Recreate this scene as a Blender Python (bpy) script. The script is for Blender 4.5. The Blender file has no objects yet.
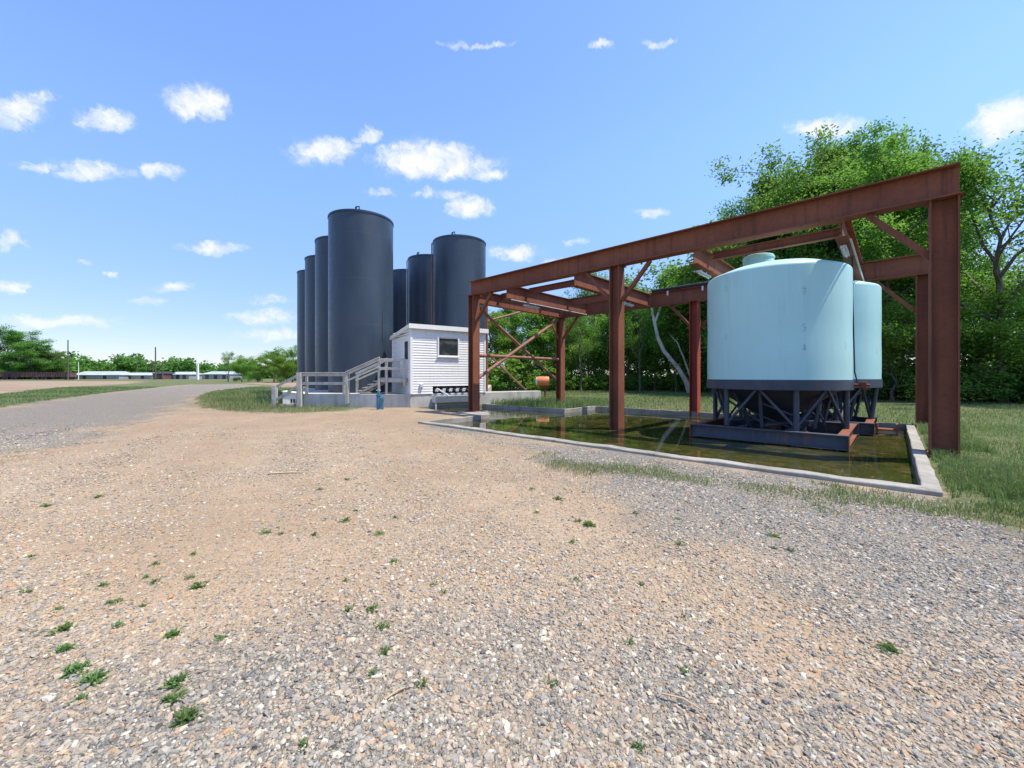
import bpy, math, random
import numpy as np
from mathutils import Vector, Matrix
from mathutils.geometry import delaunay_2d_cdt
R = math.radians
rng = np.random.default_rng(7)
random.seed(7)
scene = bpy.context.scene
col = scene.collection
F, HY, CAMZ = 405.0, 376.0, 1.5

# ------------------------------------------------------------------ helpers
def at(px, Z, z=0.0):
    return Vector(((px - 512) / F * Z, Z, z))
def zat(y, Z):
    return CAMZ + (HY - y) / F * Z
def gnd(px, y, z=0.0):
    Z = (CAMZ - z) * F / (y - HY)
    return at(px, Z, z)
def tag(o, label=None, cat=None, group=None, kind=None):
    if label: o['label'] = label
    if cat: o['category'] = cat
    if group: o['group'] = group
    if kind: o['kind'] = kind
    return o
def empty(name, loc=(0, 0, 0), rz=0.0, s=1.0):
    o = bpy.data.objects.new(name, None); col.objects.link(o)
    o.location = loc; o.rotation_euler = (0, 0, rz); o.scale = (s, s, s)
    o.empty_display_size = 0.1
    return o
def link(name, me, m=None, parent=None):
    o = bpy.data.objects.new(name, me); col.objects.link(o)
    if m is not None and len(me.materials) == 0: me.materials.append(m)
    if parent is not None: o.parent = parent
    return o
def arr_mesh(name, V, Fc, attrs=None, smooth=False):
    """V (n,3), Fc (m,k) uniform polygons."""
    me = bpy.data.meshes.new(name)
    V = np.asarray(V, np.float32); Fc = np.asarray(Fc, np.int32)
    m, k = Fc.shape
    me.vertices.add(len(V)); me.vertices.foreach_set('co', V.ravel())
    me.loops.add(m * k); me.loops.foreach_set('vertex_index', Fc.ravel())
    me.polygons.add(m)
    me.polygons.foreach_set('loop_start', np.arange(0, m * k, k, dtype=np.int32))
    me.polygons.foreach_set('use_smooth', np.full(m, smooth, dtype=bool))
    me.update(calc_edges=True)
    for n, a in (attrs or {}).items():
        at_ = me.attributes.new(n, 'FLOAT', 'POINT')
        at_.data.foreach_set('value', np.asarray(a, np.float32))
    return me
class MB:
    def __init__(s): s.v = []; s.f = []; s.sm = []
    def add(s, vs, fs, smooth=False):
        b = len(s.v); s.v += [tuple(p) for p in vs]
        for f in fs: s.f.append([b + i for i in f]); s.sm.append(smooth)
        return s
    def obox(s, c, ax, ay, az):
        c = Vector(c); ax = Vector(ax); ay = Vector(ay); az = Vector(az)
        vs = [c + sx * ax + sy * ay + sz * az for sz in (-1, 1) for sy in (-1, 1) for sx in (-1, 1)]
        return s.add(vs, [(0, 2, 3, 1), (4, 5, 7, 6), (0, 1, 5, 4), (2, 6, 7, 3), (0, 4, 6, 2), (1, 3, 7, 5)])
    def box(s, x0, x1, y0, y1, z0, z1):
        return s.obox(((x0 + x1) / 2, (y0 + y1) / 2, (z0 + z1) / 2), ((x1 - x0) / 2, 0, 0), (0, (y1 - y0) / 2, 0), (0, 0, (z1 - z0) / 2))
    def bar(s, a, b, w, h, up=(0, 0, 1)):
        a = Vector(a); b = Vector(b); d = (b - a); L = d.length; d = d / L
        sd = d.cross(Vector(up)).normalized(); u = sd.cross(d)
        return s.obox((a + b) / 2, d * L / 2, sd * w / 2, u * h / 2)
    def ext(s, prof, a, b, up=(0, 0, 1)):
        """extrude 2-D profile (side, up) from a to b"""
        a = Vector(a); b = Vector(b); d = (b - a).normalized()
        sd = d.cross(Vector(up)).normalized(); u = sd.cross(d); n = len(prof)
        vs = [a + sd * p[0] + u * p[1] for p in prof] + [b + sd * p[0] + u * p[1] for p in prof]
        fs = [(i, (i + 1) % n, n + (i + 1) % n, n + i) for i in range(n)]
        fs += [tuple(range(n - 1, -1, -1)), tuple(range(n, 2 * n))]
        return s.add(vs, fs)
    def ibeam(s, a, b, w, h, tf=.025, tw=.02, up=(0, 0, 1)):
        W, H = w / 2, h / 2; t = tw / 2; y = H - tf
        pr = [(-W, -H), (W, -H), (W, -y), (t, -y), (t, y), (W, y), (W, H), (-W, H), (-W, y), (-t, y), (-t, -y), (-W, -y)]
        return s.ext(pr, a, b, up)
    def channel(s, a, b, w, h, t=.02, up=(0, 0, 1), flip=1):
        H = h / 2
        pr = [(0, -H), (w, -H), (w, -H + t), (t, -H + t), (t, H - t), (w, H - t), (w, H), (0, H)]
        pr = [(p[0] * flip, p[1]) for p in pr]
        return s.ext(pr, a, b, up)
    def tube(s, pts, rad, n=10, cap=True, smooth=True):
        pts = [Vector(p) for p in pts]
        if not hasattr(rad, '__len__'): rad = [rad] * len(pts)
        vs = []; fs = []; ref = Vector((.123, .37, .92))
        for i, p in enumerate(pts):
            d = (pts[min(i + 1, len(pts) - 1)] - pts[max(i - 1, 0)]).normalized()
            if abs(d.dot(ref)) > .95: ref = Vector((.9, .3, .1))
            x = d.cross(ref).normalized(); y = d.cross(x)
            for k in range(n):
                t = 2 * math.pi * k / n
                vs.append(p + (x * math.cos(t) + y * math.sin(t)) * rad[i])
        for i in range(len(pts) - 1):
            for k in range(n):
                fs.append((i * n + k, i * n + (k + 1) % n, (i + 1) * n + (k + 1) % n, (i + 1) * n + k))
        s.add(vs, fs, smooth)
        if cap:
            b = len(s.v) - len(vs)
            s.f.append([b + k for k in range(n - 1, -1, -1)]); s.sm.append(False)
            b2 = b + (len(pts) - 1) * n
            s.f.append([b2 + k for k in range(n)]); s.sm.append(False)
        return s
    def lathe(s, prof, c=(0, 0, 0), n=48, smooth=True, closed=False):
        vs = []; fs = []; m = len(prof)
        for r, z in prof:
            for k in range(n):
                t = 2 * math.pi * k / n
                vs.append((c[0] + r * math.cos(t), c[1] + r * math.sin(t), c[2] + z))
        for i in range(m if closed else m - 1):
            j = (i + 1) % m
            for k in range(n):
                fs.append((i * n + k, i * n + (k + 1) % n, j * n + (k + 1) % n, j * n + k))
        return s.add(vs, fs, smooth)
    def prism(s, poly, z0, z1):
        n = len(poly)
        vs = [(p[0], p[1], z0) for p in poly] + [(p[0], p[1], z1) for p in poly]
        fs = [(i, (i + 1) % n, n + (i + 1) % n, n + i) for i in range(n)] + [tuple(range(n - 1, -1, -1)), tuple(range(n, 2 * n))]
        return s.add(vs, fs)
    def build(s, name, m, parent=None, bevel=0.0):
        me = bpy.data.meshes.new(name); me.from_pydata(s.v, [], s.f)
        me.polygons.foreach_set('use_smooth', s.sm)
        import bmesh
        bm = bmesh.new(); bm.from_mesh(me); bmesh.ops.recalc_face_normals(bm, faces=bm.faces); bm.to_mesh(me); bm.free()
        me.update(); me.set_sharp_from_angle(angle=R(32))
        o = link(name, me, m, parent)
        if bevel:
            b = o.modifiers.new('bevel', 'BEVEL'); b.width = bevel; b.segments = 2; b.limit_method = 'ANGLE'
        return o
def copy_tree(o, parent=None):
    c = o.copy(); col.objects.link(c)
    if parent is not None: c.parent = parent
    for ch in list(o.children): copy_tree(ch, c)
    return c

# ------------------------------------------------------------------ materials
class N:
    def __init__(s, name):
        s.m = bpy.data.materials.new(name); s.m.use_nodes = True
        s.t = s.m.node_tree; s.t.nodes.clear()
        s.out = s.n('ShaderNodeOutputMaterial')
    def n(s, typ, **kw):
        nd = s.t.nodes.new(typ)
        for k, v in kw.items():
            if k.startswith('i_'):
                key = k[2:]
                key = int(key) if key.isdigit() else key.replace('_', ' ')
                inp = nd.inputs[key]
                if hasattr(v, 'is_output') or isinstance(v, bpy.types.NodeSocket): s.t.links.new(v, inp)
                else: inp.default_value = v
            else: setattr(nd, k, v)
        return nd
    def math(s, op, a, b=0.0, c=None, clamp=False):
        nd = s.n('ShaderNodeMath', operation=op, use_clamp=clamp)
        for i, v in enumerate((a, b, c)):
            if v is None: continue
            if isinstance(v, bpy.types.NodeSocket): s.t.links.new(v, nd.inputs[i])
            else: nd.inputs[i].default_value = v
        return nd.outputs[0]
    def mix(s, f, a, b, bt='MIX'):
        nd = s.n('ShaderNodeMix', data_type='RGBA', blend_type=bt)
        for i, v in ((0, f), (6, a), (7, b)):
            if isinstance(v, bpy.types.NodeSocket): s.t.links.new(v, nd.inputs[i])
            else: nd.inputs[i].default_value = v if i == 0 else ((*v, 1) if len(v) == 3 else v)
        return nd.outputs[2]
    def coord(s, scale=(1, 1, 1), kind='Object', loc=(0, 0, 0)):
        tc = s.n('ShaderNodeTexCoord')
        mp = s.n('ShaderNodeMapping'); mp.inputs['Scale'].default_value = scale; mp.inputs['Location'].default_value = loc
        s.t.links.new(tc.outputs[kind], mp.inputs[0]); return mp.outputs[0]
    def pos(s, scale=(1, 1, 1)):
        g = s.n('ShaderNodeNewGeometry')
        mp = s.n('ShaderNodeMapping'); mp.inputs['Scale'].default_value = scale
        s.t.links.new(g.outputs['Position'], mp.inputs[0]); return mp.outputs[0]
    def noise(s, vec, scale=1.0, detail=4.0, rough=.55, out=0):
        nd = s.n('ShaderNodeTexNoise', i_Scale=scale, i_Detail=detail, i_Roughness=rough)
        s.t.links.new(vec, nd.inputs['Vector']); return nd.outputs[out]
    def ramp(s, v, lo, hi, a=0.0, b=1.0):
        nd = s.n('ShaderNodeMapRange', interpolation_type='SMOOTHSTEP')
        for k, x in (('Value', v), ('From Min', lo), ('From Max', hi), ('To Min', a), ('To Max', b)):
            if isinstance(x, bpy.types.NodeSocket): s.t.links.new(x, nd.inputs[k])
            else: nd.inputs[k].default_value = x
        return nd.outputs[0]
    def cramp(s, v, stops):
        nd = s.n('ShaderNodeValToRGB'); e = nd.color_ramp.elements
        while len(e) < len(stops): e.new(0.5)
        for i, (p, c) in enumerate(stops):
            e[i].position = p; e[i].color = (*c, 1)
        s.t.links.new(v, nd.inputs[0]); return nd.outputs[0]
    def attr(s, name):
        return s.n('ShaderNodeAttribute', attribute_name=name).outputs['Fac']
    def bump(s, h, strength=.3, dist=.01):
        nd = s.n('ShaderNodeBump', i_Strength=strength, i_Distance=dist)
        s.t.links.new(h, nd.inputs['Height']); return nd.outputs[0]
    def pbr(s, color, rough=.7, normal=None, metal=0.0, **kw):
        b = s.n('ShaderNodeBsdfPrincipled')
        for k, v in (('Base Color', color), ('Roughness', rough), ('Metallic', metal), ('Normal', normal)):
            if v is None: continue
            if isinstance(v, bpy.types.NodeSocket): s.t.links.new(v, b.inputs[k])
            else: b.inputs[k].default_value = (*v, 1) if k == 'Base Color' else v
        for k, v in kw.items():
            b.inputs[k.replace('_', ' ')].default_value = v
        s.t.links.new(b.outputs[0], s.out.inputs[0]); return b

def mat_rust(name, a, b, dark, streak=.6):
    k = N(name)
    p = k.pos()
    n1 = k.noise(p, .9, 7, .68); n2 = k.noise(p, 14, 5, .65)
    st = k.noise(k.pos((7, 7, .3)), 1.0, 5, .65)
    c = k.mix(k.ramp(n1, .35, .65), a, b)
    c = k.mix(k.math('MULTIPLY', k.ramp(st, .48, .72), streak), c, dark)
    c = k.mix(k.math('MULTIPLY', k.ramp(n2, .52, .75), .3), c, tuple(x * 1.4 for x in b))
    c = k.mix(k.math('MULTIPLY', k.ramp(n2, .48, .3), .4), c, dark)
    k.pbr(c, k.ramp(n2, .3, .7, .7, .95), k.bump(n2, .3, .006), Specular_IOR_Level=.2); return k.m
def mat_paint(name, c0, c1, rough=.5, sc=2.0, bump=.05, dirt=None, dirt_amt=.5):
    k = N(name); p = k.pos()
    n1 = k.noise(p, sc, 6, .6); n2 = k.noise(p, sc * 12, 4, .6)
    c = k.mix(k.ramp(n1, .3, .7), c0, c1)
    if dirt:
        st = k.noise(k.pos((7, 7, .5)), 1.0, 5, .65)
        c = k.mix(k.math('MULTIPLY', k.ramp(st, .5, .75), dirt_amt), c, dirt)
        c = k.mix(k.math('MULTIPLY', k.ramp(n2, .6, .8), dirt_amt), c, dirt)
    k.pbr(c, k.ramp(n2, .3, .7, rough - .07, rough + .1), k.bump(n2, bump, .004)); return k.m

M = {}
M['rust'] = mat_rust('rusted_steel', (.2, .073, .045), (.26, .097, .056), (.085, .04, .031))
M['rust_pale'] = mat_rust('pale_rusted_steel', (.27, .13, .1), (.33, .17, .13), (.14, .07, .055))
M['primer'] = mat_rust('red_primer_steel', (.31, .062, .042), (.36, .085, .06), (.18, .04, .03), .4)
M['navy'] = mat_paint('navy_steel_paint', (.03, .042, .065), (.045, .06, .09), .5, 3, .1, (.12, .05, .03), .5)
M['skid'] = mat_paint('worn_skid_paint', (.04, .052, .072), (.062, .075, .098), .6, 3, .15, (.18, .08, .055), .85)
M['black'] = mat_paint('black_rubber', (.012, .012, .013), (.02, .02, .022), .6)
M['white'] = mat_paint('white_trim', (.8, .79, .76), (.84, .83, .8), .5, 1.5, .03, (.62, .6, .55), .4)
M['galv'] = mat_paint('galvanised_metal', (.5, .52, .54), (.62, .63, .65), .35, 4, .05)
M['wood'] = mat_paint('weathered_white_wood', (.42, .395, .345), (.56, .53, .475), .85, 4, .2, (.27, .235, .19), .7)
M['tread'] = mat_paint('weathered_tread_wood', (.4, .36, .3), (.52, .47, .4), .8, 4, .2, (.25, .21, .17), .6)
M['orange'] = mat_paint('faded_orange_paint', (.62, .17, .06), (.7, .24, .1), .5, 5, .1, (.4, .2, .12), .5)
M['bluepipe'] = mat_paint('blue_pipe_paint', (.03, .15, .24), (.05, .2, .3), .45, 5, .1, (.1, .12, .12), .4)
M['hopper'] = mat_paint('dark_hopper', (.02, .024, .03), (.035, .04, .05), .5)

def mat_concrete(name, a, b, st):
    k = N(name); p = k.pos()
    n1 = k.noise(p, 1.1, 6, .62); n2 = k.noise(p, 25, 5, .6)
    sk = k.noise(k.pos((4, 4, .6)), 1.0, 5, .6)
    c = k.mix(k.ramp(n1, .3, .7), a, b)
    c = k.mix(k.math('MULTIPLY', k.ramp(sk, .5, .72), .6), c, st)
    c = k.mix(k.math('MULTIPLY', k.ramp(n2, .5, .75), .35), c, st)
    k.pbr(c, .88, k.bump(n2, .4, .01)); return k.m
M['concrete'] = mat_concrete('grey_concrete', (.4, .385, .36), (.52, .505, .475), (.27, .245, .21))
M['curb'] = mat_concrete('pale_curb_concrete', (.23, .215, .185), (.37, .35, .31), (.11, .095, .065))

def mat_silo():
    k = N('slate_silo_paint')
    tc = k.coord(); sp = k.n('ShaderNodeSeparateXYZ'); k.t.links.new(tc, sp.inputs[0])
    z = sp.outputs[2]
    fr = k.math('FRACT', k.math('DIVIDE', z, 2.37))
    seam = k.ramp(k.math('ABSOLUTE', k.math('SUBTRACT', fr, .5)), 0.0, .012, 1, 0)
    n1 = k.noise(k.pos((1.2, 1.2, .35)), 1, 6, .6); n2 = k.noise(k.pos(), 6, 5, .6)
    c = k.mix(k.ramp(n1, .3, .7), (.029, .045, .066), (.043, .062, .088))
    c = k.mix(k.math('MULTIPLY', k.ramp(n2, .6, .8), .3), c, (.075, .095, .12))
    c = k.mix(k.math('MULTIPLY', seam, .6), c, (.06, .075, .095))
    h = k.math('ADD', k.math('MULTIPLY', n1, 1.0), k.math('MULTIPLY', seam, .6))
    k.pbr(c, k.ramp(n2, .3, .7, .3, .45), k.bump(h, .25, .02), Specular_IOR_Level=.45); return k.m
M['silo'] = mat_silo()

def mat_poly():
    k = N('pale_blue_polyethylene')
    tc = k.coord(); n1 = k.noise(tc, .9, 5, .6); n2 = k.noise(tc, 9, 5, .6)
    st = k.noise(k.coord((5, 5, .3)), 1, 5, .6); bl = k.noise(k.coord((1, 1, 3)), 7, 3, .7)
    c = k.mix(k.ramp(n1, .3, .7), (.4, .67, .655), (.44, .71, .69))
    c = k.mix(k.math('MULTIPLY', k.ramp(st, .45, .75), .4), c, (.5, .68, .66))
    c = k.mix(k.math('MULTIPLY', k.ramp(k.noise(k.coord((3, 3, .25)), 1.7, 6, .7), .5, .7), .3), c, (.3, .5, .5))
    c = k.mix(k.math('MULTIPLY', k.ramp(n2, .62, .8), .25), c, (.27, .5, .54))
    c = k.mix(k.math('MULTIPLY', k.ramp(bl, .735, .78), .75), c, (.06, .13, .17))
    for mx_, my_, mz_ in ((-.335, -1.575, 3.47), (-.335, -1.575, 2.6), (-.335, -1.575, 2.14), (-1.54, -.47, 3.75), (-1.54, -.47, 2.5), (.72, -1.44, 2.2)):
        sb_ = k.n('ShaderNodeVectorMath', operation='SUBTRACT'); k.t.links.new(tc, sb_.inputs[0]); sb_.inputs[1].default_value = (mx_, my_, mz_)
        ml_ = k.n('ShaderNodeVectorMath', operation='MULTIPLY'); k.t.links.new(sb_.outputs[0], ml_.inputs[0]); ml_.inputs[1].default_value = (16, 16, 7)
        ln_ = k.n('ShaderNodeVectorMath', operation='LENGTH'); k.t.links.new(ml_.outputs[0], ln_.inputs[0])
        mk = k.math('MULTIPLY', k.ramp(ln_.outputs['Value'], 1.0, .3), k.ramp(k.noise(tc, 30, 2, .6), .5, .58))
        c = k.mix(k.math('MULTIPLY', mk, .6), c, (.07, .14, .17))
    k.pbr(c, .42, k.bump(n2, .08, .01), Subsurface_Weight=0.0); return k.m
M['poly'] = mat_poly()
def mat_glass():
    k = N('dark_window_glass'); n = k.noise(k.pos((1, 1, 1)), 1.6, 3)
    c = k.mix(k.ramp(n, .4, .65), (.03, .036, .04), (.1, .09, .075))
    k.pbr(c, .04, k.bump(n, .02, .01), Specular_IOR_Level=.5); return k.m
M['glass'] = mat_glass()

def mat_leaf(name, lo, hi, trans=.45):
    k = N(name)
    oi = k.n('ShaderNodeObjectInfo').outputs['Random']
    t = k.attr('tint')
    c = k.cramp(t, [(0.0, lo), (.55, tuple((a + b) / 2 for a, b in zip(lo, hi))), (1.0, hi)])
    hs = k.n('ShaderNodeHueSaturation'); k.t.links.new(c, hs.inputs['Color'])
    k.t.links.new(k.math('MULTIPLY_ADD', oi, .03, .487), hs.inputs['Hue'])
    k.t.links.new(k.math('MULTIPLY_ADD', oi, .35, .85), hs.inputs['Value'])
    d = k.n('ShaderNodeBsdfPrincipled'); k.t.links.new(hs.outputs[0], d.inputs['Base Color']); d.inputs['Roughness'].default_value = .6
    d.inputs['Specular IOR Level'].default_value = .25
    tr = k.n('ShaderNodeBsdfTranslucent'); k.t.links.new(k.mix(.5, hs.outputs[0], (.15, .3, .04)), tr.inputs[0])
    mx = k.n('ShaderNodeMixShader', i_0=trans); k.t.links.new(d.outputs[0], mx.inputs[1]); k.t.links.new(tr.outputs[0], mx.inputs[2])
    k.t.links.new(mx.outputs[0], k.out.inputs[0]); return k.m
M['leaf'] = mat_leaf('green_leaves', (.065, .18, .028), (.24, .44, .08), .58)
M['leaf_bright'] = mat_leaf('bright_green_leaves', (.085, .21, .028), (.29, .5, .085), .58)
M['leaf_dark'] = mat_leaf('dark_green_leaves', (.055, .155, .032), (.21, .4, .085), .58)
M['grass'] = mat_leaf('grass_blades', (.1, .155, .055), (.29, .345, .15), .45)
M['drygrass'] = mat_leaf('dry_grass_blades', (.22, .2, .09), (.42, .36, .2), .35)
M['weed'] = mat_leaf('weed_leaves', (.06, .13, .035), (.19, .3, .1), .4)
def mat_bark(name, a, b):
    k = N(name); n = k.noise(k.coord((6, 6, 1.2)), 1.5, 6, .65); n2 = k.noise(k.coord(), 1.2, 3)
    c = k.mix(k.ramp(n, .35, .65), a, b); c = k.mix(k.math('MULTIPLY', k.ramp(n2, .45, .7), .5), c, tuple(x * .6 for x in a))
    k.pbr(c, .9, k.bump(n, .6, .03)); return k.m
M['bark'] = mat_bark('brown_bark', (.07, .055, .04), (.17, .14, .105))
M['bark_pale'] = mat_bark('pale_bark', (.4, .37, .32), (.6, .57, .52))

def stone_color(k, r, grey):
    warm = k.cramp(r, [(0, (.09, .08, .072)), (.15, (.22, .21, .195)), (.3, (.36, .275, .185)), (.45, (.4, .275, .155)), (.58, (.42, .355, .265)), (.68, (.4, .18, .06)), (.74, (.17, .168, .168)), (.88, (.31, .29, .265)), (1, (.56, .5, .42))])
    cool = k.cramp(r, [(0, (.06, .06, .062)), (.25, (.15, .152, .158)), (.5, (.24, .24, .24)), (.68, (.32, .31, .29)), (.79, (.37, .28, .18)), (.87, (.38, .2, .09)), (1, (.55, .52, .46))])
    return k.mix(1.0, k.mix(grey, warm, cool), (.985, 1.0, .93), 'MULTIPLY')
def mat_ground():
    k = N('gravel_grass_and_soil')
    p = k.pos((1, 1, 1))
    big = k.noise(p, .35, 4, .6); med = k.noise(p, 1.6, 5, .65); fine = k.noise(p, 30, 5, .7); vf = k.noise(p, 110, 3, .7)
    grey0 = k.attr('grey')
    grey = k.ramp(k.math('ADD', grey0, k.math('MULTIPLY', k.math('SUBTRACT', med, .5), 1.1)), .3, .75)
    # fines
    sand = k.mix(k.ramp(big, .35, .65), (.34, .245, .155), (.415, .315, .215))
    sand = k.mix(k.ramp(fine, .45, .7), sand, (.29, .205, .135))
    dust = k.mix(k.ramp(fine, .4, .7), (.17, .16, .138), (.31, .295, .255))
    base = k.mix(grey, sand, dust)
    sand = None
    base = k.mix(k.math('MULTIPLY', k.ramp(k.noise(p, .9, 6, .7), .5, .68), .45), base, (.36, .24, .15))
    base = k.mix(k.math('MULTIPLY', k.ramp(k.noise(p, 6, 5, .7), .52, .66), .4), base, (.22, .175, .135))
    # stones at three sizes
    hsum = None; colr = base
    for sc, thr, seed in ((85.0, .55, 0), (44.0, .6, 3.7), (24.0, .86, 8.1)):
        off = k.n('ShaderNodeVectorMath', operation='ADD'); k.t.links.new(p, off.inputs[0]); off.inputs[1].default_value = (seed, seed * 2, 0)
        vo = k.n('ShaderNodeTexVoronoi', i_Scale=sc, i_Randomness=1.0, feature='F1'); k.t.links.new(off.outputs[0], vo.inputs['Vector'])
        sp = k.n('ShaderNodeSeparateColor'); k.t.links.new(vo.outputs['Color'], sp.inputs[0])
        r = sp.outputs[0]; r2 = sp.outputs[1]
        cov = k.math('ADD', k.math('MULTIPLY', grey, .35), k.math('MULTIPLY', k.math('SUBTRACT', med, .5), 1.6))
        on = k.ramp(k.math('ADD', r2, cov), thr - .03, thr + .03)
        shp = k.ramp(vo.outputs['Distance'], .46, .36)
        msk = k.math('MULTIPLY', on, shp)
        sc_ = stone_color(k, r, grey)
        colr = k.mix(msk, colr, sc_)
        h = k.math('MULTIPLY', msk, k.math('SUBTRACT', 1.0, vo.outputs['Distance']))
        hsum = h if hsum is None else k.math('MAXIMUM', hsum, h)
    colr = k.mix(k.math('MULTIPLY', k.ramp(vf, .35, .65), .25), colr, k.mix(.5, colr, (.2, .16, .13)), 'MIX')
    # grass / soil
    gn = k.noise(p, 9, 6, .75); gl = k.noise(p, .18, 4, .6)
    gcol = k.mix(k.ramp(gn, .3, .7), (.065, .09, .035), (.165, .185, .08))
    gcol = k.mix(k.math('MULTIPLY', k.ramp(gl, .45, .7), .6), gcol, (.19, .155, .09))
    gs = k.ramp(k.math('ADD', k.attr('grass'), k.math('MULTIPLY', k.math('SUBTRACT', k.noise(p, 1.8, 7, .75), .5), 3.4)), -.25, .35)
    ds = k.ramp(k.math('ADD', k.attr('dirt'), k.math('MULTIPLY', k.math('SUBTRACT', k.noise(p, .5, 6, .7), .5), 1.5)), .25, .75)
    dcol = k.mix(k.ramp(k.noise(k.pos((.08, .35, 1)), 1, 6, .7), .35, .65), (.24, .165, .115), (.36, .285, .2))
    gcol = k.mix(ds, gcol, dcol)
    colr = k.mix(gs, colr, gcol)
    h = k.math('ADD', k.math('MULTIPLY', hsum, .55), k.math('MULTIPLY', fine, .25))
    h = k.math('ADD', h, k.math('MULTIPLY', k.math('MULTIPLY', gn, gs), 1.2))
    k.pbr(colr, .95, k.bump(h, .85, .025), Specular_IOR_Level=.2); return k.m
M['ground'] = mat_ground()
def mat_stone():
    k = N('crushed_stone')
    c = stone_color(k, k.attr('rnd'), k.attr('grey'))
    n = k.noise(k.pos(), 160, 3, .6)
    c = k.mix(k.ramp(n, .35, .7, 0, .35), c, (.55, .5, .45))
    k.pbr(c, .9, None, Specular_IOR_Level=.25); return k.m
M['stone'] = mat_stone()
def mat_water():
    k = N('murky_pond_water'); p = k.pos()
    n1 = k.noise(p, .6, 5, .6); n2 = k.noise(p, 3.5, 6, .7)
    c = k.mix(k.ramp(n1, .35, .65), (.02, .026, .007), (.05, .055, .014))
    c = k.mix(k.math('MULTIPLY', k.ramp(n2, .47, .66), .85), c, (.115, .085, .034))
    c = k.mix(k.math('MULTIPLY', k.ramp(k.noise(p, 11, 5, .7), .55, .7), .5), c, (.018, .02, .007))
    w1 = k.noise(k.pos((1.0, 1.6, 1)), 2.2, 2, .5); w2 = k.noise(k.pos((1, 1.5, 1)), 9, 2, .5)
    hh = k.math('ADD', w1, k.math('MULTIPLY', w2, .16))
    k.pbr(c, .02, k.bump(hh, .06, .02), IOR=1.38, Specular_IOR_Level=.5); return k.m
M['water'] = mat_water()
M['mud'] = mat_paint('basin_mud', (.08, .07, .04), (.12, .1, .06), .9)

# ------------------------------------------------------------------ frame axes (fitted from the photo)
TH = 0.815
u2 = np.array([-math.sin(TH), math.cos(TH)]); v2 = np.array([math.cos(TH), math.sin(TH)])
FR0 = np.array([8.108, 7.607]); LEN, WID = 13.3, 5.967
uV = Vector((*u2, 0)); vV = Vector((*v2, 0)); ZV = Vector((0, 0, 1))
def P(U, V, z=0.0):
    q = FR0 + U * u2 + V * v2
    return Vector((q[0], q[1], z))
def P2(U, V):
    q = FR0 + U * u2 + V * v2
    return (float(q[0]), float(q[1]))

# ------------------------------------------------------------------ ground
BAS = [P2(.36, -3.66), P2(.36, 5.75), P2(11.1, 5.75), P2(11.1, 3.2), P2(16.2, 3.1)]
shedc = Vector((-4.83, 19.35, 0)); sd_ = Vector((1.5, 1, 0)).normalized(); sn_ = Vector((-1, 1.5, 0)).normalized()
BAS += [(-1.35, 21.55), (-4.5, 19.45), (-2.1, 16.3), (-1.2, 14.75), P2(11.55, -3.66)]
# order: walk round counter-clockwise or clockwise does not matter
def inside(poly, x, y):
    x = np.asarray(x); y = np.asarray(y); r = np.zeros(x.shape, bool); n = len(poly)
    for i in range(n):
        x0, y0 = poly[i]; x1, y1 = poly[(i + 1) % n]
        c = ((y0 > y) != (y1 > y)) & (x < (x1 - x0) * (y - y0) / (y1 - y0 + 1e-12) + x0)
        r ^= c
    return r
def sdist(poly, x, y, closed=True):
    x = np.asarray(x, float); y = np.asarray(y, float); d = np.full(x.shape, 1e9); n = len(poly)
    for i in range(n if closed else n - 1):
        a = np.array(poly[i]); b = np.array(poly[(i + 1) % n]); ab = b - a
        t = np.clip(((x - a[0]) * ab[0] + (y - a[1]) * ab[1]) / (ab @ ab), 0, 1)
        d = np.minimum(d, np.hypot(x - a[0] - t * ab[0], y - a[1] - t * ab[1]))
    if closed: return np.where(inside(poly, x, y), d, -d)
    return d
ROAD = [(-9, 6.5), (-10, 0), (-17, 9.6), (-24, 19), (-29.5, 26.4), (-36.5, 36.8), (-45, 50.6), (-52, 62), (-58, 74), (-50, 74), (-38, 62), (-33.5, 50), (-30, 40.8), (-24, 31), (-18.8, 24), (-12.5, 14)]
PATCH = [(-18.3, 23.4), (-23.4, 30.4), (-29.7, 40.5), (-32.6, 48.6), (-27, 50), (-12, 40), (-10.4, 20.2), (-7, 19.5), (-7.2, 17.4), (-9.3, 16.3), (-11.3, 16.8), (-14.4, 19)]
LOT = [(-10, 0), (-24, -22), (9, -22), (6.0, -5), (4.35, 1.8), (4.55, 3.3), (5.0, 4.55), P2(.3, -3.5), P2(11.7, -3.5), (-1.35, 14.7), (-2.0, 16.5), (-4.4, 19.3), (-7.0, 19.45), (-7.2, 17.4), (-9.3, 16.3), (-11.3, 16.8), (-14.4, 19), (-18.3, 23.4), (-18.8, 24), (-12.5, 14), (-9, 6.5)]
DIRT = [(-36, 26), (-45, 36), (-57, 50), (-75, 80), (-110, 120), (-200, 110), (-160, 60), (-70, 28)]
DIRT2 = [(-50, 77), (-36, 63), (-32, 52), (-12, 44), (-8, 60), (5, 66), (10, 90), (-20, 130), (-60, 125), (-60, 90)]
GREYR = [(-3.3, 14.2), (-.6, 9.3), (.8, 6.8), (1.7, 3.9), (2.6, 2.0), (3.2, 0), (9, -5), (9, 6), P2(.1, -3.7), P2(11.7, -3.7)]
def z_ground(x, y):
    z = .012 * np.sin(x * 1.7 + .6 * np.sin(y * 1.1)) * np.cos(y * 1.3 + x * .4) + .008 * np.sin(x * 3.9 + y * 2.3)
    d = sdist(BAS, x, y)
    return z * np.clip(-d / 1.0, 0, 1)
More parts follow.
